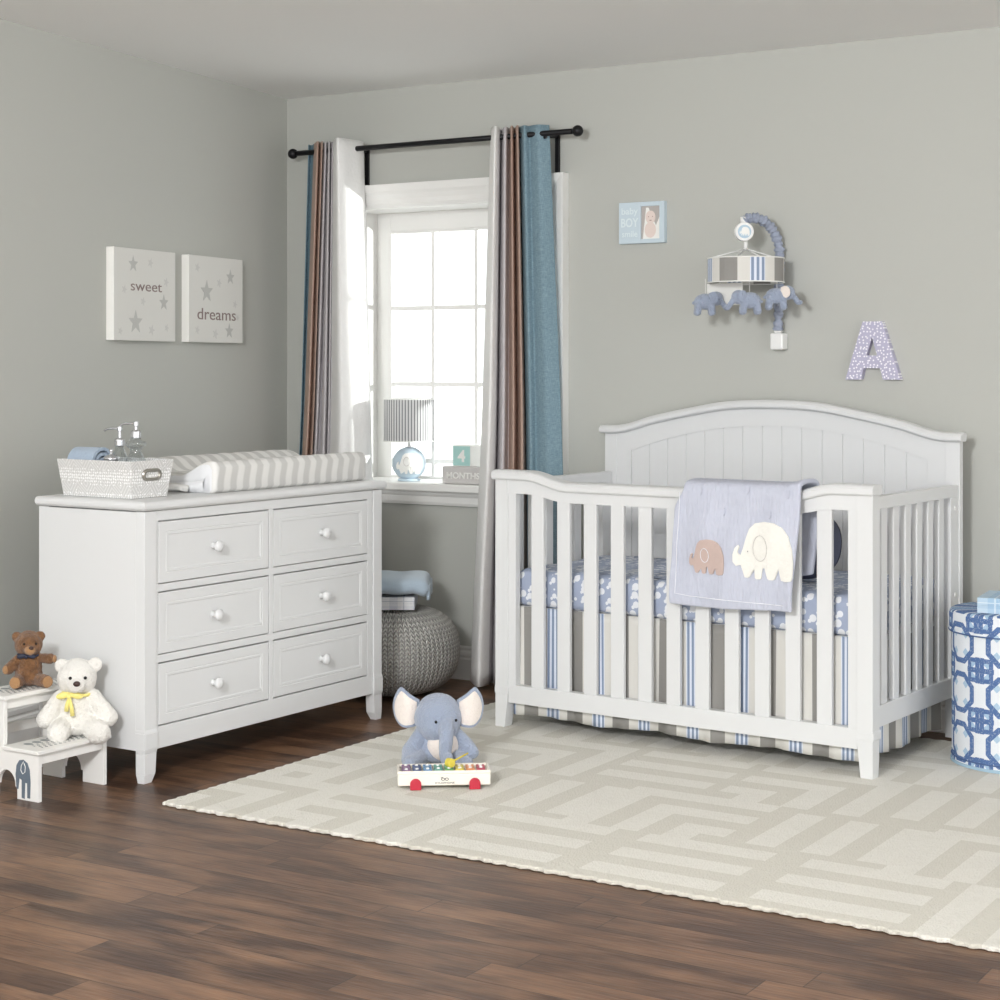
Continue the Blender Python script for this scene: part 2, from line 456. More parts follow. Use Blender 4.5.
ELE = [(.155, .50), (.20, .46), (.21, .64), (.26, .76), (.35, .845), (.50, .875), (.68, .865), (.82, .80), (.92, .68), (.985, .48), (1.0, .28), (.985, .06),
       (.96, .015), (.86, .0), (.79, .015), (.785, .16), (.745, .185), (.70, .17), (.685, .03), (.655, .01), (.59, .01), (.565, .03), (.56, .16), (.52, .19),
       (.485, .17), (.465, .03), (.44, .01), (.385, .01), (.36, .03), (.345, .16), (.32, .19), (.285, .16), (.265, .04), (.24, .02), (.185, .025), (.165, .08),
       (.20, .22), (.17, .28), (.12, .21), (.05, .19), (.0, .25), (.0, .36), (.035, .46), (.085, .51), (.105, .48), (.075, .40), (.075, .31), (.13, .33)]
ELE = [(.21, .62), (.26, .76), (.35, .845), (.50, .875), (.68, .865), (.82, .80), (.92, .68), (.985, .48), (1.0, .28), (.985, .06),
       (.96, .015), (.86, .0), (.79, .015), (.785, .16), (.745, .185), (.70, .17), (.685, .03), (.655, .01), (.59, .01), (.565, .03), (.56, .16), (.52, .19),
       (.485, .17), (.465, .03), (.44, .01), (.385, .01), (.36, .03), (.345, .16), (.32, .19), (.285, .16), (.265, .04), (.24, .02), (.185, .025), (.165, .08),
       (.20, .22), (.17, .27), (.12, .21), (.05, .19), (.0, .25), (.0, .36), (.035, .46), (.085, .51), (.105, .48), (.075, .40), (.075, .32), (.12, .35), (.17, .48)]
def ele_poly(x, z, w, flip=False): return [((x+w*(1-a) if flip else x+w*a), z+w*b) for a, b in ELE]
def ring_pts(cx, cz, rx, rz, n=20, a0=0, a1=2*pi): return [(cx+rx*math.cos(a0+(a1-a0)*i/n), cz+rz*math.sin(a0+(a1-a0)*i/n)) for i in range(n+1)]

# ================================================================= SETTING
# floor
TH = math.atan2(-.5271, .8498)              # direction of the back wall
WO = (-.92, 7.637)
def wpt(x, y, z=0): return (WO[0]+.8498*x+.5271*y, WO[1]-.5271*x+.8498*y, z)
b = MB(); b.box(-3, 8.5, -8.5, .5, -.05, 0)
fl = struct(b.build('floor', FLOOR)); place(fl, (WO[0], WO[1], 0), TH)
b = MB(); b.box(-3, 8.5, -8.5, .5, 2.42, 2.5)
ce = struct(b.build('ceiling', CEIL)); place(ce, (WO[0], WO[1], 0), TH)
# back wall with the window opening
WX0, WX1, WZ0, WZ1 = .326, 1.305, .79, 1.927
b = MB(); b.box(-.1, WX0, 0, .24, 0, 2.42).box(WX1, 6.2, 0, .24, 0, 2.42).box(WX0, WX1, 0, .24, 0, WZ0-.035).box(WX0, WX1, 0, .24, WZ1, 2.42)
place(struct(b.build('wall_back', WALL)), (WO[0], WO[1], 0), TH)
TL = math.atan2(.922, .387)
b = MB(); b.box(-6.4, 0, 0, .12, 0, 2.42)
place(struct(b.build('wall_left', WALL)), (WO[0], WO[1], 0), TL)
def basebd(name, x0, x1, rz):
    prof = [(0, 0), (-.018, 0), (-.018, .082), (-.012, .088), (-.012, .094), (-.017, .098), (-.017, .112), (-.010, .118), (-.010, .124), (-.014, .128), (-.012, .135), (0, .135)]
    b = MB(); b.prism(prof, x0, x1, axis='x'); return place(struct(b.build(name, TRIM)), (WO[0], WO[1], 0), rz)
basebd('baseboard_back', 0, 6.2, TH); basebd('baseboard_left', -6.4, -.012, TL)
# window
win = bpy.data.objects.new('window_1', None); COL.objects.link(win); struct(win); place(win, (WO[0], WO[1], 0), TH)
cw = .092
def casing(b, p0, p1, vertical):
    pass
b = MB()
prof = [(0, 0), (0, -.012), (.012, -.020), (.03, -.022), (.05, -.03), (.062, -.040), (.085, -.046), (cw, -.046), (cw, 0)]   # distance from opening, depth
def mitre(seg):                              # loft the moulding round three sides
    paths = {'L': lambda d: [(WX0-d, WZ0), (WX0-d, WZ1+d)], 'T': lambda d: [(WX0-d, WZ1+d), (WX1+d, WZ1+d)], 'R': lambda d: [(WX1+d, WZ1+d), (WX1+d, WZ0)]}
    n = len(prof); vs = []
    for d, y in prof:
        for (x, z) in paths[seg](d): vs.append((x, y, z))
    fs = [(2*i, 2*i+1, 2*((i+1) % n)+1, 2*((i+1) % n)) for i in range(n)]
    fs += [[2*i for i in range(n)], [2*i+1 for i in range(n-1, -1, -1)]]
    b.add(vs, fs)
for s in 'LTR': mitre(s)
b.build('window_casing', TRIM, win)
b = MB(); t = .012                            # jamb lining
b.box(WX0, WX0+.004, 0, .24, WZ0, WZ1).box(WX1-.004, WX1, 0, .24, WZ0, WZ1).box(WX0, WX1, 0, .25, WZ1-.004, WZ1+.001)
b.build('window_jamb', TRIM, win)
b = MB()
b.box(WX0, .40, .205, .24, WZ0, WZ1).box(1.255, WX1, .205, .24, WZ0, WZ1).box(.40, 1.255, .205, .24, 1.844, WZ1).box(.40, 1.255, .205, .24, WZ0, .80)
for x in (.621, .838, 1.045): b.box(x-.009, x+.009, .205, .24, .80, 1.844)
for z in (1.514, 1.19, .864): b.box(.40, 1.255, .207, .238, z-.009, z+.009)
b.box(.40, .408, .203, .24, .80, 1.844).box(1.247, 1.255, .203, .24, .80, 1.844).box(.408, 1.247, .203, .24, 1.834, 1.844)
b.build('window_frame', TRIM, win, bevel=.002)
b = MB(); b.box(.40, 1.255, .222, .226, .80, 1.844); b.build('window_pane', GLASS, win)
b = MB(); b.box(.22, 1.41, -.07, .0, .757, .79).box(WX0, WX1, 0, .25, .757, .79)
b.build('window_sill', TRIM, win, bevel=.006)
b = MB(); b.prism([(0, .757), (-.045, .757), (-.04, .745), (-.03, .735), (-.028, .712), (-.022, .70), (0, .70)], .24, 1.39, axis='x')
b.build('window_apron', TRIM, win)

# rug
b = MB(); random.seed(3)
RW, RD = 3.0, 2.02
def rugf(u, v):
    e = .004*math.sin(u*RW*90)+.003*math.sin(v*RD*110)
    return (u*RW+(e if v in (0, 1) else 0), v*RD+e*(1 if v in (0, 1) else 0), .0)
n = 300
top = []; o = 0
pts = []
for i in range(n+1): pts.append((RW*i/n, 0+.004*math.sin(i*1.7)+.003*math.sin(i*.77)))
for i in range(1, n//2+1): pts.append((RW+.004*math.sin(i*2.1), RD*i/(n//2)))
for i in range(1, n+1): pts.append((RW*(1-i/n), RD+.004*math.sin(i*1.3)))
for i in range(1, n//2): pts.append((0+.004*math.sin(i*1.9), RD*(1-i/(n//2))))
b.prism(pts, .001, .012, axis='z')
RUGY = .560
rug = tag(b.build('area_rug', RUG, bevel=.003, smooth=False), 'cream area rug with a woven maze pattern lying under the crib', 'rug')
place(rug, (-.972-.0, 5.083, 0), -math.atan2(math.sin(RUGY), math.cos(RUGY)))

# ================================================================= DRESSER
DB = .5738; DRZ = pi/2-DB; DO = (-1.0773, 5.3424)
def dpt(x, y, z=0): return (DO[0]+math.sin(DB)*x-math.cos(DB)*y, DO[1]+math.cos(DB)*x+math.sin(DB)*y, z)
dr = thing('dresser', 'wide white six-drawer dresser with round knobs standing along the left wall', 'dresser', dpt(0, 0, 0), DRZ)
DW, DD = 1.197, .453
b = MB()
b.box(.046, DW-.046, .022, DD-.005, .0975, .822)       # carcass core
b.box(.0, .05, .033, DD-.04, .0975, .822).box(DW-.05, DW-.0, .033, DD-.04, .0975, .822)
b.box(.055, DW-.052, .0, .024, .793, .8235)             # face frame rails
b.box(.055, DW-.052, .0, .024, .5765, .5985).box(.055, DW-.052, .0, .024, .3595, .3825).box(.055, DW-.052, .0, .024, .0975, .1645)
b.box(.583, .603, .0005, .024, .16, .795)
b.box(.054, .0635, .0005, .024, .16, .795).box(1.1185, 1.146, .0005, .024, .16, .795)
b.build('body', WHITE, dr, bevel=.0012)
for (x0, x1, fy, by) in ((0, .052, 0, .05), (DW-.048, DW, 0, .05), (0, .04, DD-.045, DD), (DW-.04, DW, DD-.045, DD)):
    b = MB(); front = fy == 0; lft = x0 == 0
    y0, y1 = (0, .033) if front else (DD-.045, DD)
    if front:
        y0 = -.004
        b.box(x0-(0 if lft else 0), x1, y0, y1, .16, .8235)
        # bracket block and the foot under it
        e = .002
        xa, xb = (x0-.0015, x1+e) if lft else (x0-e, x1+.0015)
        b.hexa([(xa, y0-.004, .105), (xb, y0-.004, .105), (xb, y1, .105), (xa, y1, .105)], [(xa, y0-.004, .152), (xb, y0-.004, .152), (xb, y1, .152), (xa, y1, .152)])
        b.hexa([(xa, y0-.004, .152), (xb, y0-.004, .152), (xb, y1, .152), (xa, y1, .152)], [(x0, y0, .163), (x1, y0, .163), (x1, y1, .163), (x0, y1, .163)])
        b.hexa([(x0, y0, .09), (x1, y0, .09), (x1, y1, .09), (x0, y1, .09)], [(xa, y0-.004, .105), (xb, y0-.004, .105), (xb, y1, .105), (xa, y1, .105)])
        xc, xd = (x0, x1-.004) if lft else (x0+.004, x1)
        b.hexa([(xc, y0, .028), (xd, y0, .028), (xd, y1, .028), (xc, y1, .028)], [(x0, y0, .09), (x1, y0, .09), (x1, y1, .09), (x0, y1, .09)])
        xe, xf = (x0, x1-.018) if lft else (x0+.018, x1)
        b.hexa([(xe, y0+.003, 0), (xf, y0+.003, 0), (xf, y1-.008, 0), (xe, y1-.008, 0)], [(xc, y0, .028), (xd, y0, .028), (xd, y1, .028), (xc, y1, .028)])
    else:
        b.box(x0, x1, y0, y1, 0, .8235)
    b.build('leg', WHITE, dr, bevel=.0015)
rows = ((.600, .790), (.384, .573), (.1675, .356))
for (x0, x1) in ((.065, .581), (.605, 1.1165)):
    for (z0, z1) in rows:
        b = MB()
        b.panel(x0+.001, x1-.001, z0+.001, z1-.0015, [(0, .003), (.0, .002), (.0015, .0008), (.030, .0008), (.0308, .0022), (.0322, .0022), (.033, .0008), (.040, .0008), (.0415, .0024), (.044, .0026)], .0215)
        d = b.build('drawer', WHITE, dr, bevel=.0006)
        k = MB(); prof = [(.0, -.0), (.012, .0), (.0095, .004), (.0075, .010), (.009, .014), (.0145, .019), (.0175, .025), (.017, .031), (.012, .036), (.004, .038), (0, .0382)]
        k.lathe(prof, seg=24, caps=False)
        ko = k.build('knob', WHITE, d, smooth=True, loc=((x0+x1)/2-(.010 if x0 < .3 else .003), .004, (z0+z1)/2), rot=(pi/2, 0, 0))
b = MB()
ov = .014
pr = [(0, .826), (.002, .8255), (.008, .828), (.013, .834), (.014, .842), (.012, .849), (.006, .8535), (-.002, .855)]
x0, x1, y0, y1 = 0, DW, -.004, DD
o = 0; vs = []
for d, z in pr:
    vs += [(x0-d, y0-d, z), (x1+d, y0-d, z), (x1+d, y1+d*.3, z), (x0-d, y1+d*.3, z)]
fs = []
for k in range(len(pr)-1):
    for i in range(4): fs.append((4*k+i, 4*k+(i+1) % 4, 4*k+4+(i+1) % 4, 4*k+4+i))
fs += [(3, 2, 1, 0), tuple(4*(len(pr)-1)+i for i in range(4))]
b.add(vs, fs); b.build('top', WHITE, dr, smooth=False)
DT = .855

# changing pad
pd = thing('changing_pad', 'contoured changing pad in a grey and white wavy striped cover on the dresser', 'changing pad', dpt(.37, .045, DT+.001), DRZ)
PW, PD = .815, .395
def padz(v):                                 # raised long sides, hollow middle
    t = abs(v-.5)*2
    return .058+.044*sm(.25, .86, t)
def padf(u, v):
    x = u*PW
    return x, v*PD, padz(v)
b = MB(); NU, NV = 48, 40
# profile loop across y, swept along x
def loop(x, sc, e):
    pts = []
    m = 36
    for i in range(m+1):
        v = i/m; z = padz(v)
        z *= (1-.0*e)
        edge = min(v, 1-v)*PD
        r = .02
        if edge < r: z = z-r+math.sqrt(max(0, r*r-(r-edge)**2))
        pts.append((x, v*PD, z))
    pts.append((x, PD-.004, .012)); pts.append((x, PD-.012, 0)); pts.append((x, .012, 0)); pts.append((x, .002, .012))
    return [(px, PD/2+(py-PD/2)*sc, pz*(.985 if sc < 1 else 1)) for px, py, pz in pts]
xs = [0, .002, .005, .010, .015]+[.03+(PW-.06)*i/40 for i in range(41)]+[PW-.03+.004, PW-.018, PW-.010, PW-.004, PW]
rings = []
for x in xs:
    e = min(x, PW-x); r = .015 if x < .1 else .028
    k = 1 if e >= r else 1-(r-math.sqrt(max(0, r*r-(r-e)**2)))/.2
    rings.append([(x, PD/2+(py-PD/2)*k, pz*(1 if e >= r else 1-(r-math.sqrt(max(0, r*r-(r-e)**2)))/.14)+.0012*math.sin(x*70+py*20)*(pz > .03)) for _, py, pz in loop(x, 1, 0)])
m = len(rings[0]); vs = [p for r in rings for p in r]; fs = []; mi = []
for j in range(len(rings)-1):
    for i in range(m): fs.append((j*m+i, j*m+(i+1) % m, (j+1)*m+(i+1) % m, (j+1)*m+i)); mi.append(0)
fs += [tuple(range(m)), tuple((len(rings)-1)*m+i for i in range(m-1, -1, -1))]; mi += [1, 1]
b.v = vs; b.f = [list(f) for f in fs]; b.m = mi
b.build('pad_cover', [PAD, PADW], pd, smooth=True)
b = MB()
b.grid(lambda u, v: (-.0-.012*math.sin(v*pi)-.004, .04+u*.30, .004+v*.045*(1-.6*math.sin(u*pi)**.5*.7)), 20, 8)
b.build('end_flap', PADW, pd, smooth=True)
b = MB()
b.tube(catmull([(-.02, .10, .012), (-.05, .13, .02), (-.075, .18, .016), (-.06, .24, .022), (-.02, .27, .014)], 6), .012, 8)
b.build('strap', PAD, pd, smooth=True)

# storage basket
bk = thing('storage_basket', 'grey and white dotted fabric storage basket with metal handle on the dresser', 'basket', dpt(.048, .10, DT+.001), DRZ-.02)
BL, BD_, BH, FL = .155, .300, .116, .015
def bq(z, ins):
    f = FL*z/BH
    return [(-f+ins, -f+ins, z), (BL+f-ins, -f+ins, z), (BL+f-ins, BD_+f-ins, z), (-f+ins, BD_+f-ins, z)]
b = MB()
vs = bq(0, 0)+bq(BH, 0)+bq(BH, .006)+bq(.006, .006)
fs = [(3, 2, 1, 0)]+[(i, (i+1) % 4, 4+(i+1) % 4, 4+i) for i in range(4)]+[(4+i, 4+(i+1) % 4, 8+(i+1) % 4, 8+i) for i in range(4)]+[(8+i, 8+(i+1) % 4, 12+(i+1) % 4, 12+i) for i in range(4)]+[(12, 13, 14, 15)]
b.add(vs, fs); b.build('basket_wall', BASKET, bk, bevel=.0015)
def stadium(cx, cz, hw, hh, n=8):
    p = []
    for i in range(n+1): a = -pi/2+pi*i/n; p.append((cx+hw-hh+hh*math.cos(a), cz+hh*math.sin(a)))
    for i in range(n+1): a = pi/2+pi*i/n; p.append((cx-hw+hh+hh*math.cos(a), cz+hh*math.sin(a)))
    return p
b = MB()
o_, i_ = stadium(0, 0, .041, .019), stadium(0, 0, .031, .010)
n = len(o_)
vs = [(x, -.002, z) for x, z in o_]+[(x*.94, -.008, z*.9) for x, z in o_]+[(x, -.008, z) for x, z in i_]+[(x, .002, z) for x, z in i_]
fs = [(k*n+i, k*n+(i+1) % n, (k+1)*n+(i+1) % n, (k+1)*n+i) for k in range(3) for i in range(n)]
b.add(vs, fs); hd = b.build('handle', NICKEL, bk, smooth=True, loc=(BL/2, -.0085, .072), rot=(.135, 0, 0))
b = MB(); b.prism(stadium(0, 0, .031, .010), .0, .0005); b.build('handle_opening', mat('grip_opening_grey', (120, 116, 110), .8), hd)

BZ = DT+.007
# rolled towel
def spiral(turns, r0, r1, t, n=90):
    out = []
    for i in range(n+1):
        a = 2*pi*turns*i/n; r = lerp(r0, r1, i/n); out.append((r*math.cos(a), r*math.sin(a)))
    inn = []
    for i in range(n, -1, -1):
        a = 2*pi*turns*i/n; r = lerp(r0, r1, i/n)-t; inn.append((r*math.cos(a), r*math.sin(a)))
    return out+inn
tw = thing('rolled_towel', 'rolled blue-grey terry towel standing up out of the storage basket', 'towel', dpt(.135, .245, BZ+.097), DRZ+.05)
b = MB(); b.prism(spiral(2.6, .012, .055, .010), .038, .145, axis='y'); 
o = b.build('terry_roll', TOWEL, tw, bevel=.002, smooth=False, rot=(0, 0, 0), loc=(-.02, 0, 0))
# second layer under the roll so that it rests in the basket
b = MB(); b.box(-.05, .03, .04, .14, -.095, -.045); b.build('folded_end', TOWEL, tw, bevel=.01, segs=3)
def pump_bottle(name, label, x, y, H, body, yaw):
    t = thing(name, label, 'dispenser', dpt(x, y, BZ), DRZ+yaw, None)
    b = MB(); b.lathe(body, seg=28); b.build('bottle', BOTTLE, t, smooth=True)
    b = MB(); top = body[-1][1]
    b.lathe([(.015, top-.002), (.0165, top), (.0165, top+.018), (.012, top+.022), (.006, top+.024), (.0055, H-.016), (.009, H-.014), (.009, H-.001), (.006, H)], seg=20)
    b.build('pump', SILVER, t, smooth=False)
    b = MB(); b.tube(catmull([(0, 0, H-.008), (.02, 0, H-.006), (.04, 0, H-.008), (.052, 0, H-.014)], 4), .0038, 8); b.build('spout', SILVER, t, smooth=True)
    return t
pump_bottle('soap_dispenser', 'shorter slim clear soap dispenser with a silver pump, left of the two in the basket', .150, .250, .212,
            [(.0, 0), (.024, 0), (.026, .004), (.026, .11), (.022, .125), (.014, .14), (.013, .152)], pi*.62)
pump_bottle('lotion_dispenser', 'taller round clear glass dispenser with wide shoulder and silver pump in the basket', .128, .158, .230,
            [(.0, 0), (.03, 0), (.035, .006), (.038, .06), (.036, .10), (.02, .128), (.016, .14), (.026, .15), (.034, .158), (.03, .166), (.018, .17), (.015, .18)], pi*.62)
jr = thing('glass_jar', 'small low clear glass jar with a silver knob lid in front of the dispensers', 'jar', dpt(.088, .225, BZ), DRZ)
b = MB(); b.lathe([(0, 0), (.024, 0), (.027, .004), (.027, .095), (.022, .105), (.02, .108)], seg=24); b.build('jar_body', BOTTLE, jr, smooth=True)
b = MB(); b.lathe([(.023, .108), (.024, .110), (.024, .118), (.016, .123), (.005, .126), (.004, .133), (.007, .138), (.004, .144), (0, .145)], seg=24, caps=False); b.build('lid', SILVER, jr, smooth=True)

# ================================================================= CRIB
CA = .6166; CRZ = -CA; CO = (-.01655, 6.16423)
def cpt(x, y, z=0): return (CO[0]+math.cos(CA)*x+math.sin(CA)*y, CO[1]-math.sin(CA)*x+math.cos(CA)*y, z)
cr = thing('crib', 'white wooden baby crib with arched panelled headboard and vertical slats', 'crib', cpt(0, 0, 0), CRZ)
CL, CW = 1.4033, .735
def Dp(x): return sm(.125, .30, x)*(1-sm(1.105, 1.28, x))
def capu(x): return .8715-.034*Dp(x)
def railb(x): return .824-.024*Dp(x)
RT = .012                                     # rug thickness below the legs
for side in (0, 1):                           # front posts with tapering feet
    b = MB(); x0, x1 = (0, .052) if side == 0 else (CL-.052, CL)
    y0, y1 = 0, .055
    b.box(x0, x1, y0, y1, .155, .872)
    xi = x1 if side == 0 else x0
    def q(a, c, yb, z): return [(a, y0, z), (c, y0, z), (c, yb, z), (a, yb, z)]
    if side == 0: L = [q(0, .040, .045, RT), q(0, .052, .055, .125), q(-.003, .055, .058, .130), q(-.003, .055, .058, .148), q(0, .052, .055, .156)]
    else: L = [q(CL-.040, CL, .045, RT), q(CL-.052, CL, .055, .125), q(CL-.055, CL+.003, .058, .130), q(CL-.055, CL+.003, .058, .148), q(CL-.052, CL, .055, .156)]
    for k in range(4): b.hexa(L[k], L[k+1])
    b.build('front_post', WHITE, cr, bevel=.0012)
xs = [CL*i/70 for i in range(71)]
b = MB(); X = [-.008+(CL+.014)*i/80 for i in range(81)]      # moulded cap
pc = [(-.010, 0), (-.014, .006), (-.014, .020), (-.008, .029), (.004, .033), (.05, .033), (.060, .026), (.062, .012), (.056, 0)]
m = len(pc)
vs = [(x, y, capu(x)+z) for x in X for y, z in pc]
fs = [(j*m+i, j*m+(i+1) % m, (j+1)*m+(i+1) % m, (j+1)*m+i) for j in range(80) for i in range(m)]+[tuple(range(m)), tuple(80*m+i for i in range(m-1, -1, -1))]
b.add(vs, fs); b.build('front_rail_cap', WHITE, cr, bevel=.002)
b = MB(); X = [.052+(CL-.104)*i/70 for i in range(71)]
vs = [];
for x in X: vs += [(x, .004, railb(x)), (x, .034, railb(x)), (x, .034, capu(x)+.002), (x, .004, capu(x)+.002)]
fs = [(4*j+i, 4*j+(i+1) % 4, 4*j+4+(i+1) % 4, 4*j+4+i) for j in range(70) for i in range(4)]+[(0, 1, 2, 3), (283, 282, 281, 280)]
b.add(vs, fs); b.build('front_top_rail', WHITE, cr)
b = MB(); b.box(.052, CL-.052, .004, .036, .0969, .160); b.build('front_bottom_rail', WHITE, cr, bevel=.002)
b = MB(); b.box(.052, .083, .005, .034, .158, .83); b.build('front_stile', WHITE, cr, bevel=.0015)
b = MB(); b.box(CL-.083, CL-.052, .005, .034, .158, .83); b.build('front_stile', WHITE, cr, bevel=.0015)
for i in range(11):
    x = .1705+.1069*i
    b = MB(); b.box(x-.0255, x+.0255, .009, .027, .158, railb(x)+.006); b.build('slat', WHITE, cr, bevel=.003)
# end frames
for sx in (0, 1):
    x0, x1 = (.004, .034) if sx == 0 else (CL-.034, CL-.004)
    b = MB(); b.box(x0, x1, .055, .722, .826, .866); b.build('end_top_rail', WHITE, cr, bevel=.003)
    b = MB(); b.box(x0, x1, .055, .722, .160, .226); b.build('end_bottom_rail', WHITE, cr, bevel=.002)
    b = MB(); b.box(x0, x1, .652, .722, .2255, .8265); e = b.build('end_stile', WHITE, cr, bevel=.0015)
    for z in (.79, .50):
        k = MB(); k.lathe([(0, 0), (.008, 0), (.0075, .002), (.003, .003), (0, .003)], seg=14, caps=False)
        k.build('bolt_head', PLAST, e, loc=(x1 if sx else x0, .688, z), rot=(0, pi/2 if sx else -pi/2, 0), smooth=True)
    for i in range(6):
        y = .114+.094*i
        b = MB(); b.box(x0+.006, x1-.006, y-.0225, y+.0225, .224, .828); b.build('slat', WHITE, cr, bevel=.003)
# headboard
G_ = [(0, 1), (.25, .93), (.48, .675), (.71, .35), (.80, .17), (.87, .05), (.94, .0), (1, 0)]
def arch(x):
    t = min(1, abs(x-CL/2)/(CL/2))
    for k in range(len(G_)-1):
        if t <= G_[k+1][0]+1e-9:
            a = G_[max(0, k-1)]; p = G_[k]; q = G_[k+1]; c = G_[min(len(G_)-1, k+2)]
            h = q[0]-p[0]; u = (t-p[0])/h
            m0 = 0 if k == 0 else (q[1]-a[1])/(q[0]-a[0]); m1 = (c[1]-p[1])/(c[0]-p[0]) if k < len(G_)-2 else 0
            return (2*u**3-3*u**2+1)*p[1]+(u**3-2*u**2+u)*h*m0+(-2*u**3+3*u**2)*q[1]+(u**3-u**2)*h*m1
    return 0
HY0, HY1 = .722, .750
def hz(x): return 1.011+.103*arch(x)
def hin(x): return .946+.105*(1-((x-CL/2)/(CL/2-.115))**2)
for x0, x1 in ((0, .052), (CL-.052, CL)):
    b = MB(); b.box(x0, x1, HY0, HY1, RT, 1.012); b.build('headboard_post', WHITE, cr, bevel=.0012)
b = MB(); N = 90; X = [.052+(CL-.104)*i/N for i in range(N+1)]
band = [(x, max(hin(x), .946) if .115 < x < CL-.115 else .946) for x in X]
poly_top = [(x, hz(x)+.002) for x in X]
vs = []
for (x, zi), (_, zt) in zip(band, poly_top): vs += [(x, HY0+.002, zi), (x, HY1-.004, zi), (x, HY1-.004, zt), (x, HY0+.002, zt)]
fs = [(4*j+i, 4*j+(i+1) % 4, 4*j+4+(i+1) % 4, 4*j+4+i) for j in range(N) for i in range(4)]+[(0, 1, 2, 3), (4*N+3, 4*N+2, 4*N+1, 4*N)]
b.add(vs, fs)
b.box(.052, .115, HY0+.0025, HY1-.004, .35, .947).box(CL-.115, CL-.052, HY0+.0025, HY1-.004, .35, .947).box(.05, CL-.05, HY0+.002, HY1-.004, .16, .35)
b.build('headboard_frame', WHITE, cr)
b = MB(); n = 15; w = (CL-.23)/n
for i in range(n):
    xa, xb = .115+i*w, .115+(i+1)*w
    ya = HY0+.007
    zt = lambda x: hin(x)+.02
    b.hexa([(xa, ya+.0035, .34), (xa+.002, ya, .34), (xb-.002, ya, .34), (xb, ya+.0035, .34)], [(xa, ya+.0035, zt(xa)), (xa+.002, ya, zt(xa+.002)), (xb-.002, ya, zt(xb-.002)), (xb, ya+.0035, zt(xb))])
b.box(.1, CL-.1, HY0+.012, HY1-.01, .34, .95)
b.build('headboard_planks', WHITE, cr, fixn=True)
b = MB(); X = [-.012+(CL+.024)*i/110 for i in range(111)]
pc = [(-.018, 0), (-.026, .006), (-.027, .018), (-.018, .028), (-.008, .031), (.026, .031), (.032, .024), (.032, .008), (.028, 0)]
m = len(pc)
vs = [(x, HY0+y, hz(max(0, min(CL, x)))+z) for x in X for y, z in pc]
fs = [(j*m+i, j*m+(i+1) % m, (j+1)*m+(i+1) % m, (j+1)*m+i) for j in range(110) for i in range(m)]+[tuple(range(m)), tuple(110*m+i for i in range(m-1, -1, -1))]
b.add(vs, fs); b.build('headboard_cap', WHITE, cr, bevel=.002)
b = MB(); b.box(.036, CL-.036, .075, .70, .405, .4275); b.build('mattress_support', WHITE, cr, bevel=.002)

# mattress, skirt
mt = thing('crib_mattress', 'crib mattress in a blue sheet printed with small white shapes', 'mattress', cpt(.04, .05, .430), CRZ)
b = MB()
MW, MD, MH = CL-.08, .635, .126
def mtf(u, v):                               # rounded slab
    a = 2*pi*u
    n = 5
    c, s_ = math.cos(a), math.sin(a)
    k = (abs(c)**8+abs(s_*1)**8)**(-1/8)
    return c*k, s_*k
ringsm = []
NN = 160
prof = [(.02, 0), (.004, .006), (0, .022), (0, .10), (.006, .116), (.02, .1245), (.05, .126)]
def rr(ins, N=NN):
    r = max(.004, .045-ins*.4); x0, x1, y0, y1 = ins, MW-ins, ins, MD-ins
    out = []
    seg = N//4; arc = 6
    for (cx, cy, a0, nx, ny) in ((x1-r, y0+r, -pi/2, x1-r, y1-r), (x1-r, y1-r, 0, x0+r, y1-r), (x0+r, y1-r, pi/2, x0+r, y0+r), (x0+r, y0+r, pi, x1-r, y0+r)):
        for k in range(arc+1):
            a = a0+pi/2*k/arc; out.append((cx+r*math.cos(a), cy+r*math.sin(a)))
        ex, ey = out[-1]
        a = a0+pi/2; tx, ty = nx+r*math.cos(a), ny+r*math.sin(a)
        for k in range(1, seg-arc): t = k/(seg-arc); out.append((lerp(ex, tx, t), lerp(ey, ty, t)))
    return out
vs = []
for ins, z in prof:
    for (x, y) in rr(ins): vs.append((x, y, z+.002*math.sin(x*31+y*17+z*40)*(z > .05)))
m = len(rr(0)); fs = [(j*m+i, j*m+(i+1) % m, (j+1)*m+(i+1) % m, (j+1)*m+i) for j in range(len(prof)-1) for i in range(m)]
fs += [tuple(range(m-1, -1, -1)), tuple((len(prof)-1)*m+i for i in range(m))]
b.add(vs, fs); b.build('fitted_sheet', SHEET, mt, smooth=True)
b = MB()
def skirt_run(p0, p1, n, ph):
    def f(u, v):
        x = lerp(p0[0], p1[0], u); y = lerp(p0[1], p1[1], u)
        w = (.005*math.sin(u*n*2.1+ph)+.004*math.sin(u*n*.9+1+ph)+.004*math.sin(u*n*3.7))*(.35+.9*v)
        dx, dy = p1[0]-p0[0], p1[1]-p0[1]; L = math.hypot(dx, dy); nx, ny = dy/L, -dx/L
        return (x+nx*w, y+ny*w, lerp(.4300, .052+.004*math.sin(u*n*.7+ph), v))
    return f
b.grid(skirt_run((.05, .0475), (CL-.052, .0475), 26, 0), 160, 12)
b.grid(skirt_run((CL-.052, .052), (CL-.052, .68), 13, 1), 80, 12)
b.grid(skirt_run((.052, .68), (.052, .052), 13, 2), 80, 12)
sk = thing('crib_skirt', 'striped grey, cream and blue crib skirt hanging below the mattress', 'crib skirt', cpt(0, 0, 0), CRZ)
o = b.build('skirt_cloth', SKIRT, sk, smooth=True)
so = o.modifiers.new('t', 'SOLIDIFY'); so.thickness = .003; so.offset = 0
b = MB(); b.box(.05, CL-.05, .055, .68, .4280, .4292); b.build('skirt_deck', WHITEC, sk)

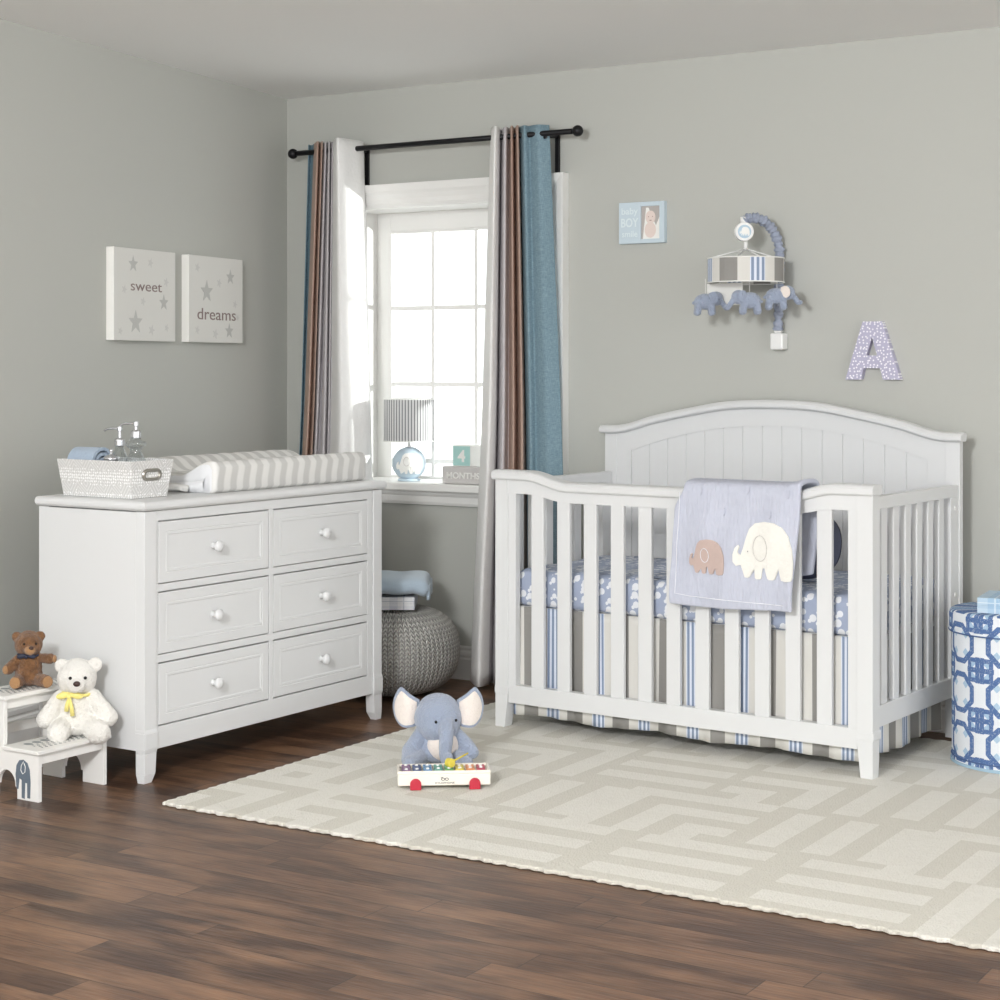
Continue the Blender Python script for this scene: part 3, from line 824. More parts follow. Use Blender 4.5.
# pillow standing in the crib
pl = thing('slate_cushion', 'dark slate-blue cushion leaning inside the crib behind the quilt', 'cushion', cpt(.995, .30, .557), CRZ+.0)
b = MB(); pw, ph_, pt = .32, .235, .06
def pil(sgn):
    def f(u, v):
        t = 2*pi*u; e = 2.5; c_, s_ = math.cos(t), math.sin(t)
        k = (abs(c_)**e+abs(s_)**e)**(-1/e)*v
        return (c_*k*pw/2, sgn*(.003+pt*(1-v**3)**.5), ph_/2+s_*k*ph_/2)
    return f
b.grid(pil(-1), 40, 14, cu=True).grid(pil(1), 40, 14, cu=True)
b.build('cushion_cover', PILLOW, pl, smooth=True, rot=(-.18, 0, 0), loc=(0, 0, .006))

# quilt over the front rail
ql = thing('baby_quilt', 'periwinkle blue baby quilt with two appliqued elephants draped over the crib rail', 'quilt', cpt(0, 0, 0), CRZ)
def qe(side, z):                              # left and right edges by height
    if side == 0:
        return lerp(.722, .742, sm(.50, .80, z)) if z < .80 else lerp(.742, .775, sm(.80, .88, z))
    if z < .78: return lerp(1.155, 1.182, sm(.50, .78, z))
    return lerp(1.182, 1.184, sm(.78, .90, z))
def qpath(v):                                 # v 0..1 : inside hang -> over the cap -> front hang
    zt = .888
    if v < .25: t = v/.25; return (.094, lerp(.60, zt-.012, t), 0)
    if v < .45:
        t = (v-.25)/.20; a = pi*t
        return (.028+.064*math.cos(a)*1.0+.0, zt-.014+.020*math.sin(a)**.6, 1)
    t = (v-.45)/.55; return (-.038-.012*math.sin(t*pi*.9), lerp(zt-.014, .500, t), 2)
def quilt(u, v):
    y, z, seg = qpath(v)
    x = lerp(qe(0, z), qe(1, z), u)
    dip = -.034*(Dp(x)-1)
    if seg == 2:
        k = sm(.9, .80, z)
        y -= .004*k*(math.sin(x*23+z*9)+.7*math.sin(x*51-z*14)+.5*math.sin(z*37))
        t = (v-.45)/.55
        dip *= (1-t)
        z += -.004*math.sin(u*5)*t
    return (x, y, z+dip)
b = MB(); b.grid(quilt, 60, 90)
o = b.build('quilt_cloth', QUILT, ql, smooth=True, fixn=False)
md = o.modifiers.new('t', 'SOLIDIFY'); md.thickness = .016; md.offset = 0; md.use_rim = True
bv = o.modifiers.new('b', 'BEVEL'); bv.width = .006; bv.segments = 3; bv.limit_method = 'ANGLE'; bv.angle_limit = math.radians(50)
def qy(x, z):
    z0 = z; t = max(0, min(1, (.881-z)/.381)); y = -.038-.012*math.sin(t*pi*.9); k = sm(.9, .80, z)
    return y-.004*k*(math.sin(x*23+z*9)+.7*math.sin(x*51-z*14)+.5*math.sin(z*37))-.010
def applique(name, poly, m, parent, lift=.004, dense=True):
    # triangulated outline laid on the quilt, puffed, with thickness
    bm = bmesh.new(); vs = [bm.verts.new((x, 0, z)) for x, z in poly]; f = bm.faces.new(vs)
    r = bmesh.ops.triangulate(bm, faces=[f])
    bmesh.ops.subdivide_edges(bm, edges=bm.edges[:], cuts=2, use_grid_fill=True)
    for v in bm.verts: v.co.y = qy(v.co.x, v.co.z)-lift
    bmesh.ops.recalc_face_normals(bm, faces=bm.faces[:])
    g = bmesh.ops.extrude_face_region(bm, geom=bm.faces[:])
    for e in g['geom']:
        if isinstance(e, bmesh.types.BMVert): e.co.y += lift+.001
    bmesh.ops.recalc_face_normals(bm, faces=bm.faces[:])
    me = bpy.data.meshes.new(name); bm.to_mesh(me); bm.free(); me.materials.append(m)
    o = bpy.data.objects.new(name, me); COL.objects.link(o); o.parent = parent; return o
def on_quilt(pts, off, r, name, m, parent):
    b = MB(); b.tube([(x, qy(x, z)-off, z) for x, z in pts], r, 6); return b.build(name, m, parent, smooth=True)
big = applique('white_elephant_applique', [(x, z+.0) for x, z in ele_poly(.962, .598, .208)], QWHITE, ql)
big['label'] = 'cream white felt elephant'
on_quilt(ring_pts(1.056, .697, .026, .040), .005, .0011, 'ear_stitching', STITCH, big)
on_quilt([(1.012, .685), (1.013, .685)], .006, .002, 'stitched_eye', EYE, big)
small = applique('tan_elephant_applique', ele_poly(.804, .604, .127), QTAN, ql)
small['label'] = 'tan felt elephant'
on_quilt(ring_pts(.862, .664, .014, .022), .005, .001, 'ear_stitching', STITCHW, small)
on_quilt([(.765, .86), (.763, .78), (.757, .70), (.752, .60), (.748, .535), (.80, .530), (.90, .527), (1.0, .525), (1.08, .524), (1.13, .523)], .0008, .0014, 'border_stitching', STITCHW, ql)
for (x, z) in ((.845, .865), (.925, .80), (1.01, .872), (1.09, .80), (1.15, .865)):
    b = MB(); b.tube([(x, qy(x, z)+.0012, z+.016), (x+.002, qy(x, z)+.0004, z), (x-.004, qy(x, z)+.0006, z-.010)], .0012, 5); b.build('quilting_tuck', QUILT, ql, smooth=True)

# ================================================================= LEFT WALL PICTURES
def starpoly(cx, cz, r, rot=0):
    return [(cx+(r if i % 2 == 0 else r*.42)*math.sin(rot+pi*i/5), cz+(r if i % 2 == 0 else r*.42)*math.cos(rot+pi*i/5)) for i in range(10)]
def canvas(xw0, xw1, label, word, wx, wz, cap, stars, faint):
    w = xw1-xw0; h = .34
    ca, sa = math.cos(TL), math.sin(TL)
    t = thing('wall_canvas', label, 'wall art', (WO[0]+ca*xw0, WO[1]+sa*xw0, 1.36), TL, 'star print canvases on the left wall')
    b = MB(); b.box(0, w, -.035, -.0005, 0, h); o = b.build('canvas', CANV, t, bevel=.002)
    o.data.materials.append(CANVE)
    for p in o.data.polygons:
        if abs(p.normal.y) < .5: p.material_index = 1
    for i, (fx, fz, r) in enumerate(stars):
        s = MB(); s.prism(starpoly(fx*w, fz*h, r), -.0358, -.034); s.build('star', STAR, t)
    for (fx, fz, r) in faint:
        s = MB(); s.prism(starpoly(fx*w, fz*h, r, .3), -.0355, -.034); s.build('faint_star', STARL, t)
    text('lettering', word, LETTER, t, wx[0], wx[1], wz, cap, -.0345, .0015)
canvas(-1.321, -.920, 'star print canvas reading sweet on the left wall above the dresser', 'sweet', (.105, .308), .185, .040,
       [(.30, .83, .032), (.80, .43, .032), (.34, .20, .046)], [(.58, .86, .02), (.84, .66, .02), (.16, .55, .018), (.46, .43, .018), (.1, .1, .016), (.6, .12, .022), (.85, .15, .016)])
canvas(-.826, -.426, 'star print canvas reading dreams, right of the sweet canvas on the left wall', 'dreams', (.060, .345), .09, .048,
       [(.76, .78, .032), (.32, .59, .046), (.74, .14, .032)], [(.15, .86, .02), (.55, .70, .02), (.85, .46, .018), (.15, .14, .018), (.48, .10, .022), (.9, .3, .014)])

# ================================================================= CURTAINS
def curtain(name, label, stations, zt, zb0, mats, ztop=2.20):
    # stations: (s at zt, s at zb0, distance from the wall, material of the stretch that starts here)
    t = thing(name, label, 'curtain', (WO[0], WO[1], 0), TH)
    P = [(a, c, o) for a, c, o, _ in stations]; n = 8
    Q = catmull(P, n); mi = []
    for k in range(len(stations)-1): mi += [stations[k][3]]*n
    b = MB(); NV = 40
    def f(u, v):
        i = round(u*(len(Q)-1)); a, c, o = Q[i]; z = lerp(ztop, .02, v)
        k = (zt-z)/(zt-zb0)
        fl = 1+.25*sm(1.2, 0, z)
        return (a+(c-a)*k, -o*fl, z)
    b.grid(f, len(Q)-1, NV, mf=lambda i, j: mi[i])
    o = b.build('curtain_cloth', mats, t, smooth=True, fixn=False)
    md = o.modifiers.new('t', 'SOLIDIFY'); md.thickness = .003; md.offset = 0
    return t
LS = [(0.192, 0.15, 0.1, 0), (0.189, 0.141, 0.075, 0), (0.229, 0.174, 0.11, 1), (0.29, 0.238, 0.165, 1), (0.266, 0.219, 0.12, 1), (0.31, 0.263, 0.16, 1), (0.274, 0.227, 0.11, 2), (0.313, 0.266, 0.14, 2), (0.293, 0.253, 0.1, 2), (0.341, 0.315, 0.15, 2), (0.311, 0.293, 0.1, 2), (0.342, 0.323, 0.13, 2), (0.339, 0.329, 0.12, 3), (0.425, 0.438, 0.21, 3), (0.446, 0.471, 0.2, 3), (0.452, 0.483, 0.14, 3), (0.456, 0.492, 0.09, 3), (0.447, 0.488, 0.05, 3)]
lc = curtain('window_curtain', 'left window curtain with blue, tan, grey and white panels', LS, 2.10, .897, [DENIM, TAN, GREYC, WHITEC])
b = MB(); b.tube([(.4375, -.112+.027*math.cos(2*pi*i/28), 2.160+.027*math.sin(2*pi*i/28)) for i in range(29)], .007, 8); b.build('grommet', DARKM, lc, smooth=True)
RS = [(1.098, 1.054, .10, 0), (1.140, 1.105, .15, 0), (1.165, 1.138, .17, 0), (1.152, 1.134, .12, 1), (1.124, 1.106, .06, 1), (1.192, 1.183, .14, 1), (1.176, 1.174, .08, 2), (1.23, 1.24, .15, 2), (1.201, 1.215, .08, 2),
      (1.258, 1.28, .15, 2), (1.218, 1.25, .07, 3), (1.241, 1.273, .10, 3), (1.276, 1.307, .13, 3), (1.285, 1.317, .105, 3), (1.31, 1.348, .115, 3), (1.339, 1.384, .12, 3), (1.366, 1.424, .085, 3)]
curtain('window_curtain', 'right window curtain with white, grey, tan and blue linen panels beside the crib', RS, 2.066, .853, [WHITEC, GREYC, TAN, DENIM])
rd = thing('curtain_rod', 'dark metal curtain rod with brackets above the window', 'curtain rod', (WO[0], WO[1], 0), TH)
b = MB(); b.tube([(.12, -.11, 2.165), (1.50, -.11, 2.165)], .011, 12); b.build('rod', DARKM, rd, smooth=True)
for x in (.12, 1.50): b = MB(); b.ell((x, -.11, 2.165), .022); b.build('finial', DARKM, rd, smooth=True)
for x in (.432, 1.352):
    b = MB(); b.box(x-.009, x+.009, -.012, -.0005, 2.025, 2.19).tube([(x, -.01, 2.165), (x, -.11, 2.15)], .006, 8); b.build('bracket', DARKM, rd, bevel=.001)

# ================================================================= SILL OBJECTS
def sill(x, y): return wpt(x, y, .791)
lp = thing('table_lamp', 'small lamp with round blue elephant base and grey pleated shade on the windowsill', 'lamp', sill(.62, .03), 0)
b = MB(); b.lathe([(0, 0), (.046, 0), (.048, .004), (.044, .010), (.03, .012)], seg=32, caps=False); b.ell((0, 0, .072), (.071, .071, .069), nu=40, nv=26)
b.build('lamp_base', LAMPB, lp, smooth=True)
b = MB()
def onball(x, y, z):                          # wrap a flat outline on the ball
    r = .0725+(.003 if y < 0 else 0); d = math.sqrt(max(1e-6, r*r-x*x-(z-.072)**2)); return (x, -d, z)
el = ele_poly(-.049, .032, .098)
bm = bmesh.new(); vsb = [bm.verts.new((x, -1, z)) for x, z in el]; f = bm.faces.new(vsb); bmesh.ops.triangulate(bm, faces=[f]); bmesh.ops.subdivide_edges(bm, edges=bm.edges[:], cuts=2, use_grid_fill=True)
for v in bm.verts: v.co = onball(v.co.x, -1, v.co.z)
me = bpy.data.meshes.new('elephant_relief'); bm.to_mesh(me); bm.free(); me.materials.append(IVORY)
o = bpy.data.objects.new('elephant_relief', me); COL.objects.link(o); o.parent = lp
md = o.modifiers.new('t', 'SOLIDIFY'); md.thickness = .004; md.offset = 0
b = MB(); b.tube([(x, -math.sqrt(.079**2-x*x-(z-.072)**2), z) for x, z in ring_pts(-.006, .083, .013, .018)], .0012, 6); b.build('ear_outline', STITCH, lp, smooth=True)
b = MB(); b.lathe([(.010, .138), (.008, .142), (.006, .15), (.006, .20)], seg=14); b.build('stem', PLAST, lp, smooth=True)
b = MB(); R = .105
b.lathe([(R, .166), (R, .339), (R-.003, .339), (R-.003, .166), (R, .166)], seg=104, caps=False); b.build('lamp_shade', SHADE, lp, smooth=False)
b = MB(); b.lathe([(R+.0015, .163), (R+.0015, .168), (R-.004, .168), (R-.004, .163), (R+.0015, .163)], seg=64, caps=False); b.build('shade_trim', OFFW, lp)
b = MB(); b.lathe([(R+.0015, .337), (R+.0015, .342), (R-.004, .342), (R-.004, .337), (R+.0015, .337)], seg=64, caps=False); b.build('shade_trim', OFFW, lp)
b = MB(); b.tube([(-R, 0, .20), (R, 0, .20)], .0018, 6).tube([(0, -R, .20), (0, R, .20)], .0018, 6); b.build('shade_spider', NICKEL, lp)
mo = thing('months_block', 'grey block reading MONTHS on the windowsill right of the lamp', 'milestone block', sill(.829, -.035), TH)
b = MB(); b.box(0, .20, 0, .055, 0, .070); b.build('block', GREIGE, mo, bevel=.003)
text('lettering', 'MONTHS', OFFW, mo, .022, .180, .022, .026, .0005, .003, bold=.012)
nb = thing('number_block', 'small white cube with a mint face reading 4, on the months block', 'number block', wpt(.878, -.035, .8615), TH)
b = MB(); b.box(0, .088, .001, .085, 0, .086); b.build('cube', OFFW, nb, bevel=.003)
b = MB(); b.box(.004, .084, -.0005, .002, .004, .082); f4 = b.build('mint_face', MINT, nb)
text('numeral', '4', OFFW, nb, .026, .062, .020, .048, -.0003, .002, bold=.03)

# ================================================================= POUF + BLANKETS
pf = thing('knit_pouf', 'round grey knitted pouf on the floor between the dresser and the crib', 'pouf', (-.42, 6.86, 0))
b = MB(); prof = []
for i in range(31):
    a = -pi/2+pi*i/30
    r = .265*(abs(math.cos(a))**.62); z = .177+.177*math.copysign(abs(math.sin(a))**.86, math.sin(a)); prof.append((max(r, .0005), z*.955))
b.lathe(prof, seg=96, caps=False); b.build('pouf_body', POUF, pf, smooth=True)
def folded(name, label, cat, loc, rz, W, D, layers, t, m, group=None):
    th = thing(name, label, cat, loc, rz, group)
    path = []; r = t*.5
    for k in range(layers):
        z = t*(k+.5); xs_ = [0, D] if k % 2 == 0 else [D, 0]
        steps = [lerp(xs_[0], xs_[1], q/8) for q in range(9)]
        for x in steps: path.append((x, z))
        if k < layers-1:
            sx = 1 if k % 2 == 0 else -1
            for q in range(1, 6): a = -pi/2+pi*q/6; path.append((xs_[1]+sx*r*math.cos(a), z+r+r*math.sin(a)))
    hw = t*.49; L, R_ = [], []
    for i, p in enumerate(path):
        a = path[max(0, i-1)]; c = path[min(len(path)-1, i+1)]; dx, dz = c[0]-a[0], c[1]-a[1]; l = math.hypot(dx, dz) or 1
        L.append((p[0]-dz/l*hw, p[1]+dx/l*hw)); R_.append((p[0]+dz/l*hw, p[1]-dx/l*hw))
    b = MB(); b.prism(L+R_[::-1], 0, W, axis='x')
    b.build('cloth_stack', m, th, bevel=min(.011, t*.42), segs=4)
    return th
# folds point along local y: profile in (y,z), width along x
folded('folded_blanket', 'grey and white plaid blanket folded on the pouf, under the blue one', 'blanket', (-.60, 6.71, .340), .0, .275, .26, 2, .024, PLAIDG)
t = thing('blue_blanket', 'soft blue blanket folded on top of the plaid one on the pouf', 'blanket', (-.58, 6.68, .3935), 0)
b = MB()
def bl(u, v):
    a = 2*pi*v; 
    y = .15+.155*math.copysign(abs(math.cos(a))**.6, math.cos(a)); z = .037+.037*math.copysign(abs(math.sin(a))**.75, math.sin(a))
    e = abs(2*u-1); k = math.sqrt(max(0, 1-max(0, (e-.84)/.16)**2))
    return (-.02+u*.33, .15+(y-.15)*(.9+.1*k), .037+(z-.037)*(.15+.85*k)-.012*sm(.8, 1, u)*(z < .05)+.002*math.sin(u*17)) if True else 0
b.grid(bl, 40, 36, cv=True)
b.f.append([j*41 for j in range(36)]); b.m.append(0); b.f.append([j*41+40 for j in range(35, -1, -1)]); b.m.append(0)
b.build('fleece_fold', BLUEFL, t, smooth=True)
b = MB(); b.grid(lambda u, v: (.312+.003*math.sin(v*9), .02+.26*v, .04-.055*u), 4, 12)
o = b.build('hanging_edge', BLUEFL, t, smooth=True); md = o.modifiers.new('t', 'SOLIDIFY'); md.thickness = .01

# ================================================================= HAMPER
hm = thing('round_hamper', 'tall round hamper with blue and white lattice pattern and lid beside the crib', 'hamper', (1.637, 5.60, .012), .7)
b = MB(); b.lathe([(0, 0), (.196, 0), (.2, .003), (.2, .44)], seg=72); b.build('hamper_body', HAMPER, hm, smooth=False)
b = MB(); b.lathe([(.2075, .415), (.2075, .470), (.204, .479), (.196, .483), (.0, .485)], seg=72, caps=False)
b.lathe([(.2075, .415), (.201, .415), (.201, .44)], seg=72, caps=False); b.build('lid', HAMPER, hm, smooth=True)
b = MB()
for z, r in ((.416, .2085),): b.tube([(r*math.cos(2*pi*i/72), r*math.sin(2*pi*i/72), z) for i in range(73)], .0022, 6)
b.build('rim_piping', NAVY, hm, smooth=True)
b = MB()
for z, r in ((.022, .2005),): b.tube([(r*math.cos(2*pi*i/72), r*math.sin(2*pi*i/72), z) for i in range(73)], .0022, 6)
b.build('base_piping', NAVY, hm, smooth=True)
b = MB(); b.lathe([(.2, .0), (.2035, .001), (.2035, .009), (.2, .010)], seg=72, caps=False); b.build('base_band', HAMPERT, hm)
folded('blue_plaid_blanket', 'light blue plaid blanket folded on the lid of the hamper', 'blanket', (1.485, 5.50, .497), -.45, .24, .20, 2, .024, PLAIDB)

# ================================================================= STEP STOOL
SF = (-1.337, 5.118)
st = thing('step_stool', 'white two-step stool with printed steps and a slate elephant, left of the dresser', 'step stool', (SF[0], SF[1], 0), DRZ)
SW = .272
def side(x0, x1):
    b = MB()
    arc1 = [(.0525+.0, 0)]
    # profile in (y,z): front foot, arch, back foot, back up to the upper step
    P = [(0, 0), (.088, 0), (.088, .035), (.095, .035)]
    P += [(.1325+.0375*math.cos(a), .035+.045*math.sin(a)) for a in [pi-pi*i/10 for i in range(11)]][0:11]
    P += [(.177, .035), (.177, 0), (.262, 0), (.262, .284), (.145, .284), (.145, .139), (0, .139)]
    b.prism(P, x0, x1, axis='x'); return b
near = side(0, .014).build('side_panel', STOOL, st, bevel=.001)
side(SW-.014, SW).build('side_panel', STOOL, st, bevel=.001)
b = MB(); b.box(-.010, SW+.010, -.010, .140, .139, .151); b.build('lower_step', STOOLP, st, bevel=.002)
b = MB(); b.box(-.010, SW+.010, .130, .272, .284, .296); b.build('upper_step', STOOLP, st, bevel=.002)
b = MB(); b.box(.014, SW-.014, .004, .016, .108, .139); b.build('step_apron', STOOL, st, bevel=.001)
b = MB(); b.box(.014, SW-.014, .149, .161, .253, .284); b.build('step_apron', STOOL, st, bevel=.001)
b = MB(); b.box(.014, SW-.014, .246, .258, .155, .185); b.build('rear_stretcher', STOOL, st, bevel=.001)
# elephant print on the near side panel: plane x = 0, facing -x ; left in the photo is +y
b = MB()
EP = [(.0, .012), (.012, .012), (.013, .055), (.022, .055), (.024, .008), (.037, .010), (.037, .062), (.047, .066), (.052, .034), (.060, .034), (.064, .075), (.060, .103), (.048, .118), (.030, .122), (.012, .114), (.002, .095), (-.002, .06)]
b.prism([(.062-a+.0, z-.004) for a, z in [(x, z) for x, z in EP]], -.0010, .0002, axis='x')
# mirrored so that the trunk hangs on the camera-left side
b.v = [(x, .092-y*.95, z) for x, y, z in b.v]
b.build('elephant_print', SLATE, near)
b = MB(); b.tube([(-.0015, .092-.95*(.062-y), z) for y, z in [(.026, .108), (.020, .098), (.022, .082), (.032, .076), (.040, .086), (.038, .100), (.028, .112)]], .0012, 5)
b.build('ear_line', STOOL, near)

# ================================================================= TEDDIES
def teddy(name, label, loc, rz, s, fur, fur2, nose_m, eye, pose, ribbon, vox, disp):
    t = thing(name, label, 'teddy bear', loc, rz)
    b = MB()
    b.ell((0, .005*s, .085*s), (.060*s, .050*s, .085*s))            # torso
    b.ell((0, .0, .05*s), (.063*s, .055*s, .05*s))
    H = pose['head']
    b.ell((H[0]*s, H[1]*s, H[2]*s), (.064*s, .055*s, .057*s))
    b.ell((H[0]*s, (H[1]+.01)*s, (H[2]+.012)*s), (.058*s, .05*s, .052*s))
    m = pose['muz']; b.ell((m[0]*s, m[1]*s, m[2]*s), (.030*s, .026*s, .024*s))
    for e in pose['ears']: b.ell((e[0]*s, e[1]*s, e[2]*s), (.024*s, .013*s, .024*s))
    for a, c, ra, rb in pose['limbs']: b.caps([q*s for q in a], [q*s for q in c], ra*s, rb*s, 7)
    body = soft(b.build('plush_body', fur, t), vox, 5, disp, .012*s)
    for (c, r, rot) in pose['pads']:
        b = MB(); b.ell([q*s for q in c], [q*s for q in r], rot); b.build('paw_pad', fur2, t, smooth=True)
    if fur2 is not fur:
        b = MB(); b.ell((m[0]*s, (m[1]-.006)*s, m[2]*s), (.026*s, .024*s, .021*s)); b.build('muzzle', fur2, t, smooth=True)
    b = MB(); n = pose['nose']; b.ell([q*s for q in n], (.0115*s, .008*s, .009*s)); b.build('nose', nose_m, t, smooth=True)
    for e in pose['eyes']:
        b = MB(); b.ell([q*s for q in e], .0055*s); b.build('eye', EYE, t, smooth=True)
    r = pose['neck']; b = MB()
    b.tube([(r[0]*s+.047*s*math.cos(2*pi*i/28), r[1]*s+.041*s*math.sin(2*pi*i/28), r[2]*s+.004*s*math.sin(4*pi*i/28)) for i in range(29)], .0055*s, 8)
    k = (r[0]*s+pose['bow']*s, (r[1]-.048)*s, r[2]*s-.004*s)
    b.ell(k, (.009*s, .008*s, .009*s))
    for sg in (-1, 1): b.ell((k[0]+sg*.022*s, k[1]+.002*s, k[2]+.003*s), (.021*s, .007*s, .011*s), (0, sg*.25, 0))
    if pose['tails']:
        for sg, l in ((-.3, .045), (.45, .06)):
            b.tube([(k[0], k[1]-.002*s, k[2]), (k[0]+sg*.018*s, k[1]-.012*s, k[2]-l*.5*s), (k[0]+sg*.026*s, k[1]-.012*s, k[2]-l*s)], [.004*s, .007*s, .008*s], 6)
    b.build('ribbon_bow', ribbon, t, smooth=True)
    return t
wp = dict(head=(.0, -.006, .186), muz=(.006, -.058, .172), ears=((-.050, .004, .226), (.056, .006, .228)), nose=(.010, -.086, .182), eyes=((-.014, -.060, .196), (.033, -.058, .196)),
          neck=(0, -.004, .140), bow=-.018, tails=True,
          limbs=(((-.052, -.006, .125), (-.098, -.022, .058), .026, .030), ((.052, -.006, .125), (.102, -.022, .062), .026, .031),
                 ((-.035, -.02, .036), (-.050, -.075, .026), .034, .036), ((.040, -.02, .036), (.078, -.070, .022), .034, .038)),
          pads=())
WSF = lambda x, y: (SF[0]+math.sin(DB)*x-math.cos(DB)*y, SF[1]+math.cos(DB)*x+math.sin(DB)*y)
p = WSF(.210, .072)
teddy('white_teddy', 'fluffy white teddy bear with a yellow ribbon sitting on the lower step', (p[0]+.008, p[1], .1505), .10, .93, FURW, FURW, NOSE, EYE, wp, YEL, .0034, .005)
bp = dict(head=(.0, -.006, .190), muz=(.014, -.052, .172), ears=((-.054, .004, .226), (.050, .008, .226)), nose=(.022, -.076, .184), eyes=((-.012, -.057, .200), (.040, -.050, .200)),
          neck=(0, -.004, .145), bow=-.004, tails=False,
          limbs=(((-.046, -.006, .125), (-.086, -.022, .082), .022, .026), ((.046, -.006, .128), (.098, -.020, .126), .020, .025),
                 ((-.034, -.02, .034), (-.044, -.080, .030), .030, .030), ((.038, -.02, .034), (.086, -.068, .030), .030, .030)),
          pads=(((-.046, -.108, .032), (.024, .006, .026), (0, 0, 0)), ((.098, -.094, .032), (.024, .006, .026), (0, 0, .5)), ((.120, -.030, .126), (.010, .016, .018), (0, 0, 0)), ((-.098, -.036, .080), (.016, .012, .020), (0, 0, -.6))))
p = WSF(.150, .205)
teddy('brown_teddy', 'small brown teddy bear with a dark bow tie sitting on the upper step', (p[0], p[1], .2965), .12, .66, FURB, FURT, NOSE, EYE, bp, NAVYR, .0028, .003)

# ================================================================= PLUSH ELEPHANT
eg = thing('plush_elephant', 'blue plush elephant with cream inner ears sitting on the rug behind the xylophone', 'plush toy', (-.195, 5.56, .0135))
b = MB()
b.ell((0, .0, .145), (.076, .066, .070)); b.ell((0, .012, .165), (.068, .062, .056)); b.ell((.004, -.022, .125), (.062, .050, .052))
b.ell((.0, .018, .062), (.060, .056, .066)); b.ell((.0, .012, .045), (.066, .060, .045))
tr = catmull([(.024, -.046, .142), (.028, -.074, .118), (.028, -.086, .092), (.026, -.088, .064), (.026, -.094, .042), (.030, -.106, .036), (.036, -.112, .046)], 6)
rs = [lerp(.026, .0155, i/(len(tr)-1)) for i in range(len(tr))]
for p_, r_ in zip(tr, rs): b.ell(p_, r_, nu=12, nv=8)
b.caps((-.052, .004, .092), (-.088, -.030, .048), .026, .025); b.caps((-.088, -.030, .048), (-.088, -.066, .026), .025, .024)
b.caps((.054, .004, .092), (.088, -.020, .066), .025, .024); b.caps((.088, -.020, .066), (.108, -.040, .046), .024, .022)
b.caps((-.05, -.02, .028), (-.084, -.100, .024), .027, .022); b.caps((.05, -.02, .028), (.090, -.100, .025), .027, .023)
soft(b.build('plush_body', PLUSHB, eg), .0036, 6, .002, .01)
b = MB(); b.ell((.016, -.026, .064), (.050, .038, .047)); b.build('belly_patch', PLUSHC, eg, smooth=True)
for ex, ey in ((-.004, -.0705), (.058, -.0435)):
    b = MB(); b.ell((ex, ey, .146), (.0042, .0042, .0050)); b.build('eye', EYE, eg, smooth=True)
def ear(sx):
    # outline in the ear's own plane, root at origin, reaching outwards; shaped by a bent grid
    OUT = [(0, .042), (.028, .062), (.052, .082), (.064, .080), (.080, .052), (.086, .018), (.078, -.018), (.058, -.040), (.030, -.042), (.006, -.030)]
    OUT = catmull(OUT+[OUT[0]], 5)[:-1]
    def bend(x, z, y): return (sx*(x), y-.020*math.sin(min(1, x/.085)*pi)*1.0+.016*(x/.085)**2, z)
    def shell(sc, cx, cz, y0, th):
        bb = MB(); n = len(OUT); K = 7; vs = []
        for side_ in (0, 1):
            for k in range(K, 0, -1):
                f = k/K
                for (x, z) in OUT:
                    X, Z = cx+(x-cx)*f*sc, cz+(z-cz)*f*sc
                    puff = th*math.sqrt(max(0, 1-f**4))
                    vs.append(bend(X, Z, y0+(-puff if side_ == 0 else puff)))
            vs.append(bend(cx, cz, y0+(-th if side_ == 0 else th)))
        fs = []; per = n*K+1
        for s2 in (0, 1):
            o = s2*per
            for k in range(K-1):
                for i in range(n): fs.append((o+k*n+i, o+k*n+(i+1) % n, o+(k+1)*n+(i+1) % n, o+(k+1)*n+i))
            for i in range(n): fs.append((o+(K-1)*n+i, o+(K-1)*n+(i+1) % n, o+K*n))
        for i in range(n): fs.append((i, (i+1) % n, per+(i+1) % n, per+i))
        bb.add(vs, fs); return bb
    root = shell(1, .045, .015, 0, .008).build('ear', PLUSHB, eg, smooth=True, loc=(sx*.058, .012, .158), rot=(0, 0, 0))
    inner = shell(.84, .050, .008, -.0058, .0055).build('inner_ear', PLUSHC, root, smooth=True)
ear(-1); ear(1)

# ================================================================= XYLOPHONE
xy = thing('toy_xylophone', 'cream toy xylophone with eight coloured keys and red wheels on the rug', 'xylophone', (-.302, 5.218, .012), .075)
XL, XD = .275, .100
b = MB()
b.box(0, XL, 0, XD, .012, .046); b.box(-.001, XL+.001, -.001, .006, .0455, .056).box(-.001, XL+.001, XD-.006, XD+.001, .0455, .056).box(-.001, .008, 0, XD, .0455, .056).box(XL-.008, XL+.001, 0, XD, .0455, .056)
b.build('body', TOYW, xy, bevel=.004, segs=3)
keyc = [(132, 96, 140), (66, 88, 134), (104, 152, 196), (96, 164, 146), (104, 168, 96), (216, 200, 84), (226, 150, 96), (190, 78, 96)]
for i, c in enumerate(keyc):
    km = mat('key_colour', c, .35); x = .013+i*.0318
    b = MB(); kl = XD-.014-.004*i; y0 = .007+.002*i; b.box(x, x+.0255, y0, y0+kl, .050, .056)
    k = b.build('key', km, xy, bevel=.0015); k['label'] = ['purple key', 'navy key', 'sky blue key', 'teal key', 'green key', 'yellow key', 'orange key', 'red key'][i]
    for yy in (y0+.016, y0+kl-.016):
        b = MB(); b.ell((x+.01275, yy, .057), (.0052, .0052, .0035), nu=14, nv=8); b.build('rivet', PLAST, k, smooth=True)
for x in (.053, .228):
    for y in (-.008, XD+.002):
        pw_ = [(-.0165, .001), (.0165, .001), (.0165, .018)]+[(.0165*math.cos(a), .018+.0165*math.sin(a)) for a in [pi*q/14 for q in range(1, 14)]]+[(-.0165, .018)]
        b = MB(); b.prism([(x+a, z) for a, z in pw_], y, y+.007); b.build('wheel', RED, xy, bevel=.0015)
